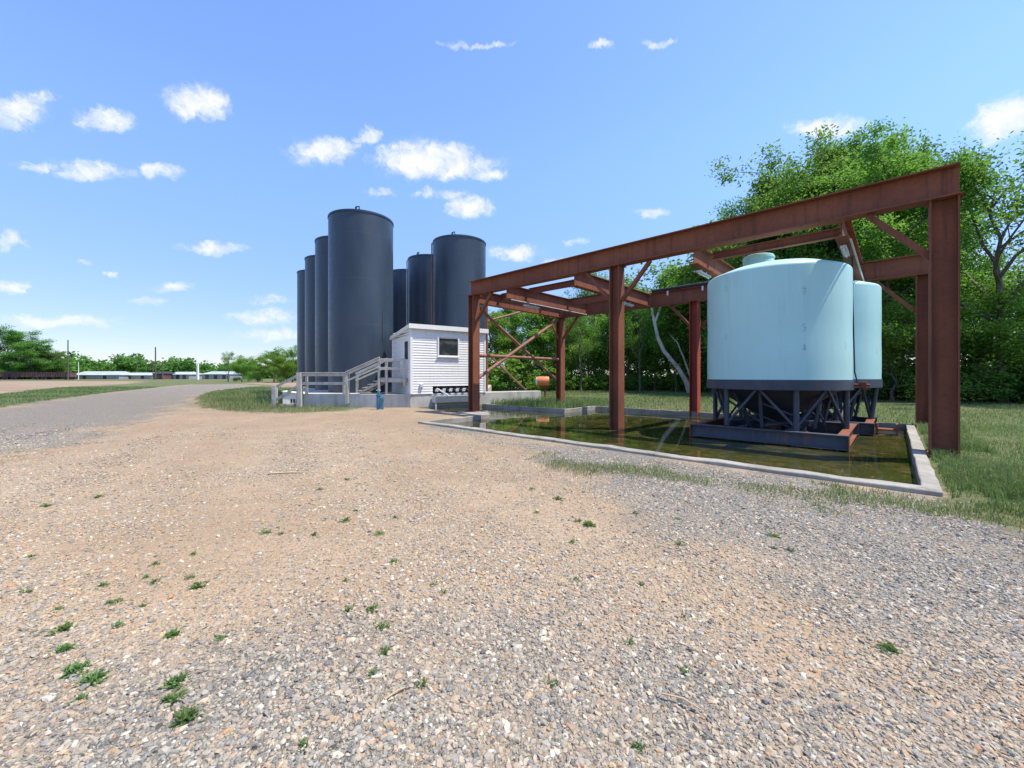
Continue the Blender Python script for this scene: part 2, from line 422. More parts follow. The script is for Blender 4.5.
def snoise(x, y, s=1.0, seed=0):
    r = np.random.default_rng(seed); o = np.zeros_like(np.asarray(x, float)); a = 1.0
    for k in range(5):
        for _ in range(3):
            t = r.uniform(0, 2 * np.pi); ph = r.uniform(0, 6.28); f = s * 2 ** k * r.uniform(.7, 1.3)
            o += a * np.sin(f * (x * np.cos(t) + y * np.sin(t)) + ph) / 3
        a *= .55
    return o
def grey_w(x, y):
    sd = sdist(GREYR, x, y)
    g = np.clip(.5 + sd / 2.6, 0, 1) * .95
    rd = sdist(ROAD, x, y); g = np.maximum(g, np.clip(.5 + rd / 3.0, 0, 1) * .9)
    near = np.clip((3.7 - np.hypot(x * .8, y - 0.0)) / 1.8, 0, 1); g = np.maximum(g, near * .52)
    nl = np.clip((-x - y * .55 - .2) / 1.5, 0, 1) * np.clip((4.2 - y) / 2, 0, 1); g = np.maximum(g, nl * .5)
    g = g + .24 * snoise(x, y, 1.3, 5)
    return np.clip(g, 0, 1)
def grass_w(x, y):
    s = np.maximum(sdist(LOT, x, y), sdist(ROAD, x, y))
    g = -s
    g = np.maximum(g, sdist(PATCH, x, y))
    bd = sdist(BAS, x, y)
    return np.clip(g, -3, 3)
def dirt_w(x, y):
    return np.clip(.5 + np.maximum(sdist(DIRT, x, y) / 5, sdist(DIRT2, x, y) / 6), 0, 1)
def sandy(x, y):
    return snoise(x, y, 1.5, 11)

pts = []
rad = [.35]
while rad[-1] < 900: rad.append(rad[-1] + max(.12, rad[-1] * .05))
for i, r in enumerate(rad):
    n = 120
    for k in range(n):
        t = 2 * math.pi * (k + .5 * (i % 2)) / n
        x, y = r * math.sin(t), r * math.cos(t)
        pts.append((x, y))
pts = np.array(pts)
db = np.abs(sdist(BAS, pts[:, 0], pts[:, 1]))
pts = pts[(~inside(BAS, pts[:, 0], pts[:, 1])) & (db > .08)]
nb = len(BAS)
allp = [Vector(b) for b in BAS] + [Vector(p) for p in pts]
outer = [Vector((1500 * math.sin(2 * math.pi * k / 48), 1500 * math.cos(2 * math.pi * k / 48))) for k in range(48)]
edges = [(i, (i + 1) % nb) for i in range(nb)]
allp += outer
res = delaunay_2d_cdt(allp, edges, [], 0, 1e-5)
GV = np.array([(p.x, p.y) for p in res[0]]); GF = np.array([f for f in res[2] if len(f) == 3])
cen = GV[GF].mean(1)
keep = ~inside(BAS, cen[:, 0], cen[:, 1]); GF = GF[keep]; cen = cen[keep]
# orientation up
a, b, c = GV[GF[:, 0]], GV[GF[:, 1]], GV[GF[:, 2]]
neg = ((b - a)[:, 0] * (c - a)[:, 1] - (b - a)[:, 1] * (c - a)[:, 0]) < 0
GF[neg] = GF[neg][:, ::-1]
gx, gy = GV[:, 0], GV[:, 1]
GVz = np.column_stack([gx, gy, z_ground(gx, gy)])
A = dict(grass=grass_w(gx, gy), grey=grey_w(gx, gy), dirt=dirt_w(gx, gy))
ptch = inside(PATCH, cen[:, 0], cen[:, 1]); rd = inside(ROAD, cen[:, 0], cen[:, 1]) & ~ptch
lot = inside(LOT, cen[:, 0], cen[:, 1]) & ~rd & ~ptch
drt = (inside(DIRT, cen[:, 0], cen[:, 1]) | inside(DIRT2, cen[:, 0], cen[:, 1])) & ~rd & ~lot & ~ptch
for nm, msk in (('gravel_lot', lot), ('gravel_road', rd), ('dirt_field', drt), ('grass_field', ~(lot | rd | drt))):
    f = GF[msk]; ids, inv = np.unique(f.ravel(), return_inverse=True)
    me = arr_mesh(nm, GVz[ids], inv.reshape(f.shape), {k_: v_[ids] for k_, v_ in A.items()}, True)
    tag(link(nm, me, M['ground']), kind='structure')

WZ = -.11
def flat_poly(name, poly, z, m):
    r = delaunay_2d_cdt([Vector(p) for p in poly], [(i, (i + 1) % len(poly)) for i in range(len(poly))], [], 1, 1e-5)
    return link(name, arr_mesh(name, [(p.x, p.y, z) for p in r[0]], [f if len(f) == 3 else f[:3] for f in r[2]]), m)
w = flat_poly('water', BAS, WZ, M['water']); tag(w, kind='structure')
w = flat_poly('basin_floor', BAS, -.55, M['mud']); tag(w, kind='structure')
mb = MB()
for i in range(nb):
    p0, p1 = BAS[i], BAS[(i + 1) % nb]
    mb.add([(*p0, -.56), (*p1, -.56), (*p1, 0), (*p0, 0)], [(0, 1, 2, 3)])
tag(mb.build('basin_wall', M['curb']), kind='structure')

# concrete curb round the basin
cb = MB()
def curb_run(p0, p1, w=.26, z0=-.3, z1=.075, segs=1):
    p0 = Vector((*p0, 0)); p1 = Vector((*p1, 0)); d = (p1 - p0).normalized(); s = Vector((d.y, -d.x, 0))
    cb.add([p0 + ZV * z0, p1 + ZV * z0, p1 + s * w + ZV * z0, p0 + s * w + ZV * z0, p0 + ZV * z1, p1 + ZV * z1, p1 + s * w + ZV * (z1 - .02), p0 + s * w + ZV * (z1 - .02)],
           [(0, 1, 2, 3), (4, 7, 6, 5), (0, 4, 5, 1), (1, 5, 6, 2), (2, 6, 7, 3), (3, 7, 4, 0)])
# mitred strip along the open run of the basin edge
ring_in = [(-1.15, 14.82), P2(11.5, -3.6), P2(.42, -3.6), P2(.42, 5.7), P2(11.05, 5.7), P2(11.05, 3.15), P2(16.1, 3.05)]
def offset(pl, d):
    out = []
    for i, p in enumerate(pl):
        p = np.array(p); ds = []
        if i > 0: e = p - np.array(pl[i - 1]); ds.append(e / np.linalg.norm(e))
        if i < len(pl) - 1: e = np.array(pl[i + 1]) - p; ds.append(e / np.linalg.norm(e))
        nn = [np.array([e[1], -e[0]]) for e in ds]
        if len(nn) == 1: out.append(p + nn[0] * d)
        else:
            m_ = nn[0] + nn[1]; m_ /= np.linalg.norm(m_); out.append(p + m_ * d / max(.5, m_ @ nn[0]))
    return out
def densify(pl, st=.45):
    o = []
    for i in range(len(pl) - 1):
        a = np.array(pl[i]); b = np.array(pl[i + 1]); n = max(1, int(np.linalg.norm(b - a) / st))
        for k in range(n): o.append(tuple(a + (b - a) * k / n))
    o.append(tuple(pl[-1])); return o
sgn = 1 if not inside(BAS, *offset(ring_in[1:4], .2)[1]) else -1
oin = ring_in; oout = offset(ring_in, sgn * .185)
def strip(pin, pout):
    vs = []; fs = []; n = len(pin)
    for k in range(n):
        a = pin[k]; b = pout[k]; j = random.uniform(-.012, .012)
        a = (a[0] + random.uniform(-.012, .012), a[1] + random.uniform(-.012, .012)); b = (b[0] + random.uniform(-.012, .012), b[1] + random.uniform(-.012, .012))
        vs += [(*a, -.35), (*a, .07 + j), (*b, .055 + j), (*b, -.35)]
    for k in range(n - 1):
        for q in range(4):
            fs.append((k * 4 + q, k * 4 + (q + 1) % 4, (k + 1) * 4 + (q + 1) % 4, (k + 1) * 4 + q))
    fs += [(0, 1, 2, 3), (4 * n - 1, 4 * n - 2, 4 * n - 3, 4 * n - 4)]
    return vs, fs
ii = []; oo = []
for k in range(len(oin) - 1):
    a0, a1, b0, b1 = [np.array(q) for q in (oin[k], oin[k + 1], oout[k], oout[k + 1])]
    n = max(1, int(np.linalg.norm(a1 - a0) / .4))
    for q in range(n):
        ii.append(tuple(a0 + (a1 - a0) * q / n)); oo.append(tuple(b0 + (b1 - b0) * q / n))
ii.append(tuple(oin[-1])); oo.append(tuple(oout[-1]))
vs, fs = strip(ii, oo); cb.add(vs, fs)
tag(cb.build('basin_curb', M['curb'], bevel=.015), 'low pale concrete curb running round the flooded basin', 'curb')
ft = MB(); fp = P(LEN, 0)
ft.prism([(-2.25, 16.35), (-1.15, 15.1), (-.85, 15.45), (-1.0, 16.9), (-1.9, 17.3)], -.4, .045)
tag(ft.build('footing_pad', M['curb'], bevel=.01), 'small pale concrete pad under the rusty post nearest the shed', 'concrete pad')

# ------------------------------------------------------------------ steel frame
fr = empty('steel_frame', P(0, 0)); fr.rotation_euler = (0, 0, 0)
tag(fr, 'tall open rusty steel frame of posts and beams over the flooded basin', 'steel frame')
inv = Matrix.Translation(-P(0, 0))
def fpart(mb, name, m):
    mb.v = [tuple(Vector(p) - P(0, 0)) for p in mb.v]
    return mb.build(name, m, fr)
ZF, ZFT, ZB, ZBT = 4.82, 5.39, 4.5, 5.1
for U, V, zt, zb0, m in ((0, 0, ZF, -.05, 'rust'), (LEN * .51, 0, ZF, -.5, 'rust'), (LEN, 0, ZF, 0.0, 'rust'),
                         (LEN, WID, ZB, -.05, 'rust'), (LEN * .488, WID - .2, ZB, -.5, 'primer'), (0.05, WID, ZB, -.05, 'rust')):
    w_ = .39 if (U == 0 and V == 0) else .31
    mb = MB(); mb.ibeam(P(U, V, zb0), P(U, V, zt - .025), .36, w_, .028, .02, up=uV)
    c = fpart(mb, 'column', M[m])
    if m == 'primer': c['label'] = 'red primed middle post of the back row'
    mb = MB(); mb.obox(P(U, V, zt - .0115), uV * (w_ / 2 + .05), vV * .24, ZV * .0115)
    fpart(mb, 'cap_plate', M['rust'])
    if zb0 > -.2:
        mb = MB(); mb.obox(P(U, V, zb0 + .062), uV * .27, vV * .27, ZV * .0125)
        for su in (-1, 1):
            for sv in (-1, 1):
                q = P(U + su * .22, V + sv * .22, zb0 + .06); mb.tube([q, q + ZV * .06], .016, 6)
        fpart(mb, 'base_plate', M['rust'])
mb = MB(); mb.ibeam(P(-.2, 0, (ZF + ZFT) / 2 + .002), P(LEN + .17, 0, (ZF + ZFT) / 2 + .002), .34, ZFT - ZF, .026, .018); fpart(mb, 'front_beam', M['rust'])
mb = MB(); mb.ibeam(P(-.12, WID, (ZB + ZBT) / 2 + .002), P(LEN + .1, WID, (ZB + ZBT) / 2 + .002), .28, ZBT - ZB, .024, .016); fpart(mb, 'back_beam', M['rust'])
CR = [1.5, 4.6, 8.45, 11.6, LEN - .08]
for U in CR:
    mb = MB(); mb.ibeam(P(U, .18, (ZB + ZBT) / 2 - .032), P(U, WID - .15, (ZB + ZBT) / 2 - .032), .24, ZBT - ZB - .07, .022, .015); fpart(mb, 'cross_beam', M['rust'])
for V, zb_, zt_ in ((1.4, 4.84, 5.06), (4.3, 4.72, 5.04)):
    xs = CR
    for a_, b_ in zip(xs[:-1], xs[1:]):
        if (V > 4 and a_ < 8) or (V < 4 and 4 < a_ < 8): continue
        mb = MB(); mb.ibeam(P(a_ + .125, V, (zb_ + zt_) / 2), P(b_ - .125, V, (zb_ + zt_) / 2), .16, zt_ - zb_, .016, .012); fpart(mb, 'purlin', M['rust'])
kn = 1.06
def knee(U, V, du, dv, zt):
    mb = MB(); a_ = P(U + du * .17, V + dv * .18, zt - kn); b_ = P(U + du * kn, V + dv * kn, zt - .03)
    d = (b_ - a_).normalized()
    mb.bar(a_, b_, .1, .1) if du else mb.bar(a_, b_, .09, .09)
    fpart(mb, 'knee_brace', M['rust'])
knee(0, 0, 1, 0, ZF); knee(LEN * .51, 0, 1, 0, ZF); knee(LEN * .51, 0, -1, 0, ZF); knee(LEN, 0, -1, 0, ZF)
knee(.05, WID, 1, 0, ZB); knee(LEN * .488, WID, 1, 0, ZB); knee(LEN * .488, WID, -1, 0, ZB); knee(LEN, WID, -1, 0, ZB)
knee(LEN, WID, 0, -1, ZB)
def pipe(a_, b_, r, name='brace_pipe', m='rust_pale'):
    mb = MB(); mb.tube([a_, b_], r, 12); fpart(mb, name, M[m])
pipe(P(LEN, .17, 1.38), P(LEN, WID - .1, 4.46), .072)
pipe(P(LEN + .14, .17, 4.5), P(LEN + .14, WID - .16, 1.3), .072)
pipe(P(LEN, .17, 2.36), P(LEN, WID - .17, 2.36), .072)
# black pipe lying on the back beam, hangers, conduits
mb = MB(); mb.tube([P(3.4, WID - .02, ZBT + .085), P(8.35, WID - .02, ZBT + .085)], .08, 14)
o = mb.build('black_pipe', M['black']); tag(o, 'black pipe lying along the top of the back beam left of the blue tanks', 'pipe')
for U in (4.9, 6.2, 7.6):
    mb = MB(); mb.box(-.03, .03, -.01, .01, -.09, .09)
    mb.v = [tuple(P(U, WID - .2, 4.98) + uV * p[0] + vV * p[1] + ZV * p[2]) for p in mb.v]
    fpart(mb, 'pipe_clip', M['galv'])
def striplight(U, V0, z, lab, L=.95):
    e = empty('strip_light', P(U, V0 + L / 2, z)); tag(e, lab, 'strip light', 'strip lights under the cross beams')
    q = P(U, V0 + L / 2, z)
    mb = MB(); mb.bar(P(U, V0, z) - q, P(U, V0 + L, z) - q, .11, .05); mb.build('housing', M['galv'], e)
    mb = MB(); mb.tube([P(U, V0 + .06, z - .045) - q, P(U, V0 + L - .06, z - .045) - q], .018, 8); mb.build('tube', M['white'], e)
    for hv in (.3, .7):
        mb = MB(); mb.bar(P(U, V0 + hv, z + .02) - q, P(U, V0 + hv, z + .105) - q, .03, .03, up=(1, 0, 0)); mb.build('hanger', M['galv'], e)
striplight(1.5, .5, 4.38, 'pale strip light under the cross beam beside the thick right post')
striplight(4.6, .5, 4.38, 'pale strip light under the cross beam above the left shoulder of the front blue tank')
striplight(8.45, 3.4, 4.38, 'pale strip light under the cross beam just behind the middle front post')
striplight(11.6, 1.2, 4.38, 'pale strip light under the cross beam nearest the shed')
for cu in (1.36, 11.47):
    mb = MB(); mb.tube([P(cu, .3, 4.46), P(cu, 5.6, 4.46)], .018, 8); fpart(mb, 'conduit', M['galv'])

# ------------------------------------------------------------------ tanks and stands
TR = 1.61
def tank(U, V, lab, neck_off):
    c = P(U, V, 0); e = empty('blue_tank', c); tag(e, lab, 'tank', 'pale blue tanks in the basin')
    prof = [(0, 1.31), (1.3, 1.31), (TR - .03, 1.31), (TR, 1.34), (TR, 1.5)]
    prof += [(TR + .004 * math.sin(k), 1.5 + k * .24) for k in range(1, 10)]
    prof += [(TR, 4.06)]
    for k in range(1, 9):
        t = k / 8 * math.pi / 2; prof.append((TR - .12 + .12 * math.cos(t), 4.06 + .11 * math.sin(t)))
    prof += [(1.35, 4.235), (1.1, 4.33), (.8, 4.405), (.5, 4.45), (.2, 4.47), (0, 4.47)]
    MB().lathe(prof, n=72).build('shell', M['poly'], e)
    nk = MB(); no = uV * neck_off[0] + vV * neck_off[1]
    nk.lathe([(.375, 4.3), (.375, 4.8), (.365, 4.83), (.33, 4.845), (0, 4.85)], c=(no.x, no.y, 0), n=36)
    k_ = nk.build('neck', M['poly'], e)
    rim = MB(); rim.lathe([(.38, 4.74), (.39, 4.745), (.39, 4.785), (.38, 4.79)], c=(no.x, no.y, 0), n=36, closed=True); rim.build('lid_rim', M['poly'], k_)
    MB().lathe([(1.5, 1.3), (1.44, 1.18), (.36, .42), (.3, .32), (0, .32)], n=48).build('hopper_cone', M['hopper'], e)
    MB().lathe([(.16, .3), (.16, .02), (.22, .02), (.22, -.03), (0, -.03)], n=24).build('outlet_valve', M['rust'], e)
    return e
def stand(U, V, v0, v1, u0, u1, lab, a0):
    c = P(U, V, 0); e = empty('tank_stand', c); tag(e, lab, 'tank stand', 'dark steel stands under the blue tanks')
    L = lambda du, dv, z: uV * du + vV * dv + ZV * z
    MB().lathe([(TR - .1, 1.17), (TR + .022, 1.17), (TR + .022, 1.41), (TR + .006, 1.41), (TR + .006, 1.2), (TR - .1, 1.2)], n=72, closed=True).build('ring_band', M['navy'], e)
    zs = .232; legs = []
    for k in range(6):
        t = R(a0 + 60 * k); legs.append((1.5 * math.cos(t), 1.5 * math.sin(t)))
    vmin, vmax, umin, umax = v0 - V + .12, v1 - V - .12, u0 - U + .12, u1 - U - .12
    bas = [(min(max(a_, umin), umax), min(max(b_, vmin), vmax)) for a_, b_ in legs]
    for k in range(6):
        a_, b_ = legs[k]; a2, b2 = legs[(k + 1) % 6]
        MB().tube([L(*bas[k], zs), L(a_, b_, 1.18)], .062, 12).build('leg', M['navy'], e)
        mid = ((a_ + a2) / 2 * 1.1, (b_ + b2) / 2 * 1.1)
        for q in (k, (k + 1) % 6):
            tx = .9; top = (mid[0] * .97 + legs[q][0] * .03, mid[1] * .97 + legs[q][1] * .03)
            m_ = MB(); m_.bar(L(bas[q][0] * .98, bas[q][1] * .98, zs + .06), L(*top, 1.18), .055, .055); m_.build('brace', M['navy'], e)
    for k in range(4):
        t = R(a0 + 30 + 90 * k); x, y = .7 * math.cos(t), .7 * math.sin(t)
        x2, y2 = .7 * math.cos(t + R(90)), .7 * math.sin(t + R(90))
        m_ = MB(); m_.tube([L(x, y, .02), L(x * 1.9, y * 1.9, 1.18)], .035, 8)
        m_.bar(L(x, y, .12), L(x2 * 1.2, y2 * 1.2, .6), .04, .04)
        m_.build('inner_strut', M['navy'], e)
    for k in range(6):
        t = R(a0 + 30 + 60 * k); t2 = R(a0 + 90 + 60 * k); cx, cy = math.cos(t), math.sin(t); c2x, c2y = math.cos(t2), math.sin(t2)
        cl = lambda a_, b_: (min(max(a_, umin), umax), min(max(b_, vmin), vmax))
        q0_ = cl(1.12 * cx, 1.12 * cy); q1_ = cl(1.12 * c2x, 1.12 * c2y)
        MB().tube([L(*q0_, zs), L(1.3 * cx, 1.3 * cy, 1.18)], .04, 8).build('inner_leg', M['navy'], e)
        MB().bar(L(*q0_, zs + .12), L(q1_[0] * .98, q1_[1] * .98, .82), .04, .04).build('inner_brace', M['navy'], e)
        if k % 2: MB().tube([L(q0_[0] * .9, q0_[1] * .9, .32), L(q0_[0] * .45, q0_[1] * .45, .3), L(q1_[0] * .8, q1_[1] * .8, .26)], .05, 10).build('feed_pipe', M['navy'], e)
    # skid: two long channels/I-beams with box ends
    zc = .078
    for vv in (v0, v1):
        m_ = MB(); m_.ibeam(L(u0 - U, vv - V, zc), L(u1 - U, vv - V, zc), .2, .31, .022, .02)
        for q in range(0): pass
        m_.build('skid_beam', M['skid'], e)
    n = 4
    for k in range(n):
        uu = u0 + .12 + (u1 - u0 - .24) * k / (n - 1)
        m_ = MB(); m_.ibeam(L(uu - U, v0 + .102 - V, zc), L(uu - U, v1 - .102 - V, zc), .18 if k in (0, n - 1) else .12, .306, .02, .018)
        m_.build('skid_crossbar', M['rust'] if k in (0, n - 1) else M['skid'], e)
    for uu in (u0 + .01, u1 - .01):
        m_ = MB(); m_.obox(L(uu - U, v0 - V + .0, zc), uV * .008, vV * .097, ZV * .13); m_.build('end_plate', M['rust'], e)
    return e
ta = tank(3.01, 1.6, 'nearer pale blue plastic tank with a round neck, standing in front', (.42, .25))
tb = tank(2.55, 4.95, 'farther pale blue plastic tank, mostly hidden behind the front one', (.1, .2))
stand(3.01, 1.6, .05, 3.05, 1.36, 4.62, 'dark blue steel stand on a worn skid under the nearer blue tank', 3)
stand(2.55, 4.95, 3.45, 5.55, 1.05, 4.1, 'dark blue steel stand under the farther blue tank, behind the first', 3)
# hanging hose between tanks + rusty bracket block
hp = P(1.3, 2.55)
mb = MB(); mb.tube([P(1.44, 2.12, 4.49), P(1.43, 2.1, 3.6), P(1.41, 2.1, 2.5), P(1.39, 2.08, 1.6), P(1.33, 2.05, 1.3)], .017, 8)
tag(mb.build('hanging_hose', M['black']), 'thin black hose hanging down between the two blue tanks', 'hose')
mb = MB(); mb.obox(P(1.22, 1.7, 1.28), uV * .07, vV * .07, ZV * .08); mb.tube([P(1.22, 1.7, 1.28) - uV * .13, P(1.22, 1.7, 1.28) + uV * .16], .035, 10)
tag(mb.build('rusty_bracket', M['rust'], bevel=.008), 'small rusty bracket fixed on the dark ring between the two blue tanks', 'bracket')
mb = MB(); c0 = P(.62, 4.1, .03); mb.obox(c0, uV * .02, vV * .2, ZV * .17); mb.obox(c0 + uV * .2, uV * .2, vV * .2, ZV * .02); mb.obox(c0 + uV * .4, uV * .02, vV * .2, ZV * .17)
tag(mb.build('rusty_block', M['rust']), 'rusty steel block standing in the water behind the farther stand', 'steel block')

# ------------------------------------------------------------------ concrete foundation
ST = .63
fd = [(-10.45, 19.75), (-4.85, 19.36), tuple((shedc + sd_ * 4.35)[:2]), (1.7, 23.75), (1.45, 24.2), (-1.4, 22.6), (-1.6, 25), (-2, 40), (-18.5, 40), (-18.5, 36.5)]
f_ = MB(); f_.prism(fd, -.3, ST)
tag(f_.build('concrete_foundation', M['concrete'], bevel=.02), 'long raised pale concrete foundation carrying the dark silos and white shed', 'foundation')
mb = MB(); mb.prism([(1.72, 24.55), (2.6, 24.9), (3.1, 28), (2.55, 28)], -.2, .3)

# ------------------------------------------------------------------ silos
SH = 9.46
sl = [(-8.36, 22.5, 'front silo of the left row, the tallest dark cylinder, behind the white railing'),
      (-10.98, 26.44, 'second dark silo in the left row, just behind the tallest one'),
      (-13.64, 30.38, 'third dark silo in the left row, a narrow strip from the left end'),
      (-16.3, 34.32, 'leftmost dark silo, the farthest of the left row'),
      (-3.40, 26.26, 'front dark silo of the right row, directly behind the white shed'),
      (-6.02, 30.2, 'middle dark silo of the right row, left of the one behind the shed'),
      (-8.66, 34.14, 'farthest dark silo of the right row, a sliver beside the tallest silo')]
def make_silo():
    e = empty('silo'); r = 1.69
    MB().lathe([(r, 0), (r, .5), (r, 3), (r, 6), (r, SH - .09), (r + .03, SH - .09), (r + .03, SH), (r - .04, SH), (r - .06, SH - .04), (.3, SH + .02), (0, SH + .02)], n=96).build('shell', M['silo'], e)
    m_ = MB(); m_.tube([(.25, -1.45, SH - .02), (.25, -1.45, SH + .2)], .05, 10); m_.tube([(.25, -1.45, SH + .2), (.42, -1.45, SH + .22), (.42, -1.45, SH + .06)], .035, 8); m_.build('vent_pipe', M['silo'], e)
    m_ = MB(); m_.lathe([(.26, SH), (.26, SH + .12), (.23, SH + .14), (0, SH + .14)], c=(-.6, .3, 0), n=20); m_.build('hatch', M['silo'], e)
    return e
s0 = make_silo()
for i, (x, y, lab) in enumerate(sl):
    s_ = s0 if i == 0 else copy_tree(s0)
    s_.location = (x, y, ST + .002); s_.rotation_euler = (0, 0, R([0, 20, -12, 35, -20, -40, 10][i]))
    tag(s_, lab, 'silo', 'dark slate storage silos on the concrete foundation')
    if i == 0:
        m_ = MB(); t = R(-31); x_, y_ = 1.71 * math.cos(t), 1.71 * math.sin(t); m_.tube([(x_, y_, 2.7), (x_, y_, 4.3)], .011, 6); m_.build('sight_tube', M['skid'], s_)
    if i in (4, 5):
        m_ = MB(); t = R(-168) - s_.rotation_euler[2]; x_, y_ = 1.76 * math.cos(t), 1.76 * math.sin(t)
        m_.tube([(x_, y_, 0), (x_, y_, SH - .1)], .045, 8); m_.build('downpipe', M['rust_pale'] if i == 4 else M['galv'], s_)

# ------------------------------------------------------------------ shed (local axes: x along the front, y into the shed)
sh = empty('shed', shedc + ZV * ST, math.atan2(1, 1.5))
tag(sh, 'small white clapboard shed with one window and a sloping roof', 'shed')
LX, LY = 4.05, 2.75; HF, HB = 3.16, 2.82   # wall height above slab, front/back
def hz(y): return HF + (HB - HF) * y / LY
def siding(a_, b_, nrm, openings, zt_fn, m_):
    """lap boards from a_ to b_ (2-D), nrm outward; openings [(s0,s1,z0,z1)]"""
    a_ = Vector(a_); b_ = Vector(b_); L = (b_ - a_).length; d = (b_ - a_) / L; nrm = Vector(nrm)
    ch = .125; z = 0.0; k = 0
    while z < max(zt_fn(0), zt_fn(L)) - .005:
        z1 = z + ch
        cuts = [0, L]
        for s0_, s1_, q0, q1 in openings:
            if z + ch / 2 > q0 and z + ch / 2 < q1: cuts += [s0_, s1_]
        cuts = sorted(cuts)
        for s0_, s1_ in zip(cuts[0::2], cuts[1::2]):
            if s1_ - s0_ < .01: continue
            for n_ in range(1):
                za, zb_ = min(z1, zt_fn(s0_)), min(z1, zt_fn(s1_))
                if za <= z and zb_ <= z: continue
                za = max(za, z); zb_ = max(zb_, z)
                p0 = a_ + d * s0_; p1 = a_ + d * s1_; o1 = nrm * .022; o2 = nrm * .003
                m_.add([p0 + o1 + ZV * z, p1 + o1 + ZV * z, p1 + o2 + ZV * zb_, p0 + o2 + ZV * za, p0 - nrm * .03 + ZV * z, p1 - nrm * .03 + ZV * z],
                       [(0, 1, 2, 3), (4, 5, 1, 0)])
        z = z1
wl = MB()
WIN = (1.42, 2.46, 1.9, 2.8); PUMP = (1.1, 3.4, .0, .34); DOOR = (.1, .98, .73, 2.76)
siding((0, 0, 0), (LX, 0, 0), (0, -1, 0), [WIN, PUMP], lambda s: HF, wl)
siding((0, LY, 0), (0, 0, 0), (-1, 0, 0), [(LY - DOOR[1], LY - DOOR[0], DOOR[2], DOOR[3])], lambda s: hz(LY - s), wl)
siding((LX, 0, 0), (LX, LY, 0), (1, 0, 0), [], lambda s: hz(s), wl)
siding((LX, LY, 0), (0, LY, 0), (0, 1, 0), [], lambda s: HB, wl)
wl.build('wall', M['white'], sh)
inn = MB(); inn.box(.05, LX - .05, .35, .36, 0, 2.7); inn.box(.05, LX - .05, .36, LY - .05, -.0, .05); inn.build('inner_partition', M['hopper'], sh)
tr_ = MB()
for x_, y_, h_ in ((0, 0, HF), (LX, 0, HF), (0, LY, HB), (LX, LY, HB)):
    tr_ = MB()
    tr_.box(x_ - .045, x_ + .07 if x_ == 0 else x_ + .045, y_ - .045, y_ + .07 if y_ == 0 else y_ + .045, 0, h_ - .02); tr_.build('corner_trim', M['white'], sh, bevel=.004)
rf = MB(); ov = .14
z0, z1 = HF + .02, HB + .02; sl_ = (HB - HF) / LY
ya, yb = -ov, LY + ov
rf.add([(-ov, ya, HF + sl_ * ya + 0.0), (LX + ov, ya, HF + sl_ * ya), (LX + ov, yb, HF + sl_ * yb), (-ov, yb, HF + sl_ * yb),
        (-ov, ya, HF + sl_ * ya + .17), (LX + ov, ya, HF + sl_ * ya + .17), (LX + ov, yb, HF + sl_ * yb + .17), (-ov, yb, HF + sl_ * yb + .17)],
       [(0, 3, 2, 1), (4, 5, 6, 7), (0, 1, 5, 4), (1, 2, 6, 5), (2, 3, 7, 6), (3, 0, 4, 7)])
rfo = rf.build('roof', M['white'], sh, bevel=.01)
fa = MB(); fa.box(-ov - .01, LX + ov + .01, ya - .03, ya - .005, HF - .02, HF + .2); fa.build('fascia', M['white'], rfo)
wf = MB(); s0_, s1_, q0, q1 = WIN; fw = .07
wf.box(s0_ - fw, s1_ + fw, -.06, -.0, q1, q1 + fw); wf.box(s0_ - fw, s1_ + fw, -.065, .0, q0 - fw, q0)
wf.box(s0_ - fw, s0_, -.06, .0, q0, q1); wf.box(s1_, s1_ + fw, -.06, .0, q0, q1)
wo = wf.build('window', M['white'], sh, bevel=.004)
MB().box(s0_ - .001, s1_ + .001, -.012, -.004, q0 - .001, q1 + .001).build('pane', M['glass'], wo)
tt = MB(); tt.box(s0_ - .12, s1_ + .12, -.1, -.0665, q0 - fw - .03, q0 - fw + .01); tt.build('sill', M['white'], wo)
dr = MB(); d0, d1, e0, e1 = DOOR
dr.box(-.04, .03, d0, d1, e0, e1); do_ = dr.build('door', M['white'], sh)
dg = MB(); dg.box(-.048, -.041, d0 + .2, d1 - .2, e0 + .95, e1 - .2); dg.build('door_pane', M['glass'], do_)
df = MB(); df.box(-.06, -.0, d0 - .07, d0, e0, e1 + .07); df.box(-.06, 0, d1, d1 + .07, e0, e1 + .07); df.box(-.06, 0, d0, d1, e1, e1 + .07); df.build('door_frame', M['white'], do_)
kn_ = MB(); kn_.tube([(-.045, d1 - .08, e0 + .98), (-.11, d1 - .08, e0 + .98)], .028, 10); kn_.build('handle', M['galv'], do_)
# outlet recess with valves
rc = MB(); a0_, a1_, b0_, b1_ = PUMP
rc.box(a0_, a1_, .3, .32, b0_, b1_); rc.box(a0_, a1_, 0.0, .3, b1_, b1_ + .01); rc.build('recess', M['hopper'], sh)
for k in range(6):
    x_ = a0_ + .22 + k * .37
    v_ = MB(); v_.tube([(x_, .28, .17), (x_, -.04, .17)], .055, 12); v_.tube([(x_, -.03, .17), (x_, -.055, .17)], .09, 12)
    v_.bar((x_ - .1, -.065, .09), (x_ + .1, -.065, .25), .02, .03); v_.build('valve', M['galv'], sh)
mt = MB(); mt.box(.42, .58, -.1, -.019, .28, .5); mt.box(.46, .54, -.115, -.1, .33, .45); mt.build('meter_box', M['galv'], sh, bevel=.01)
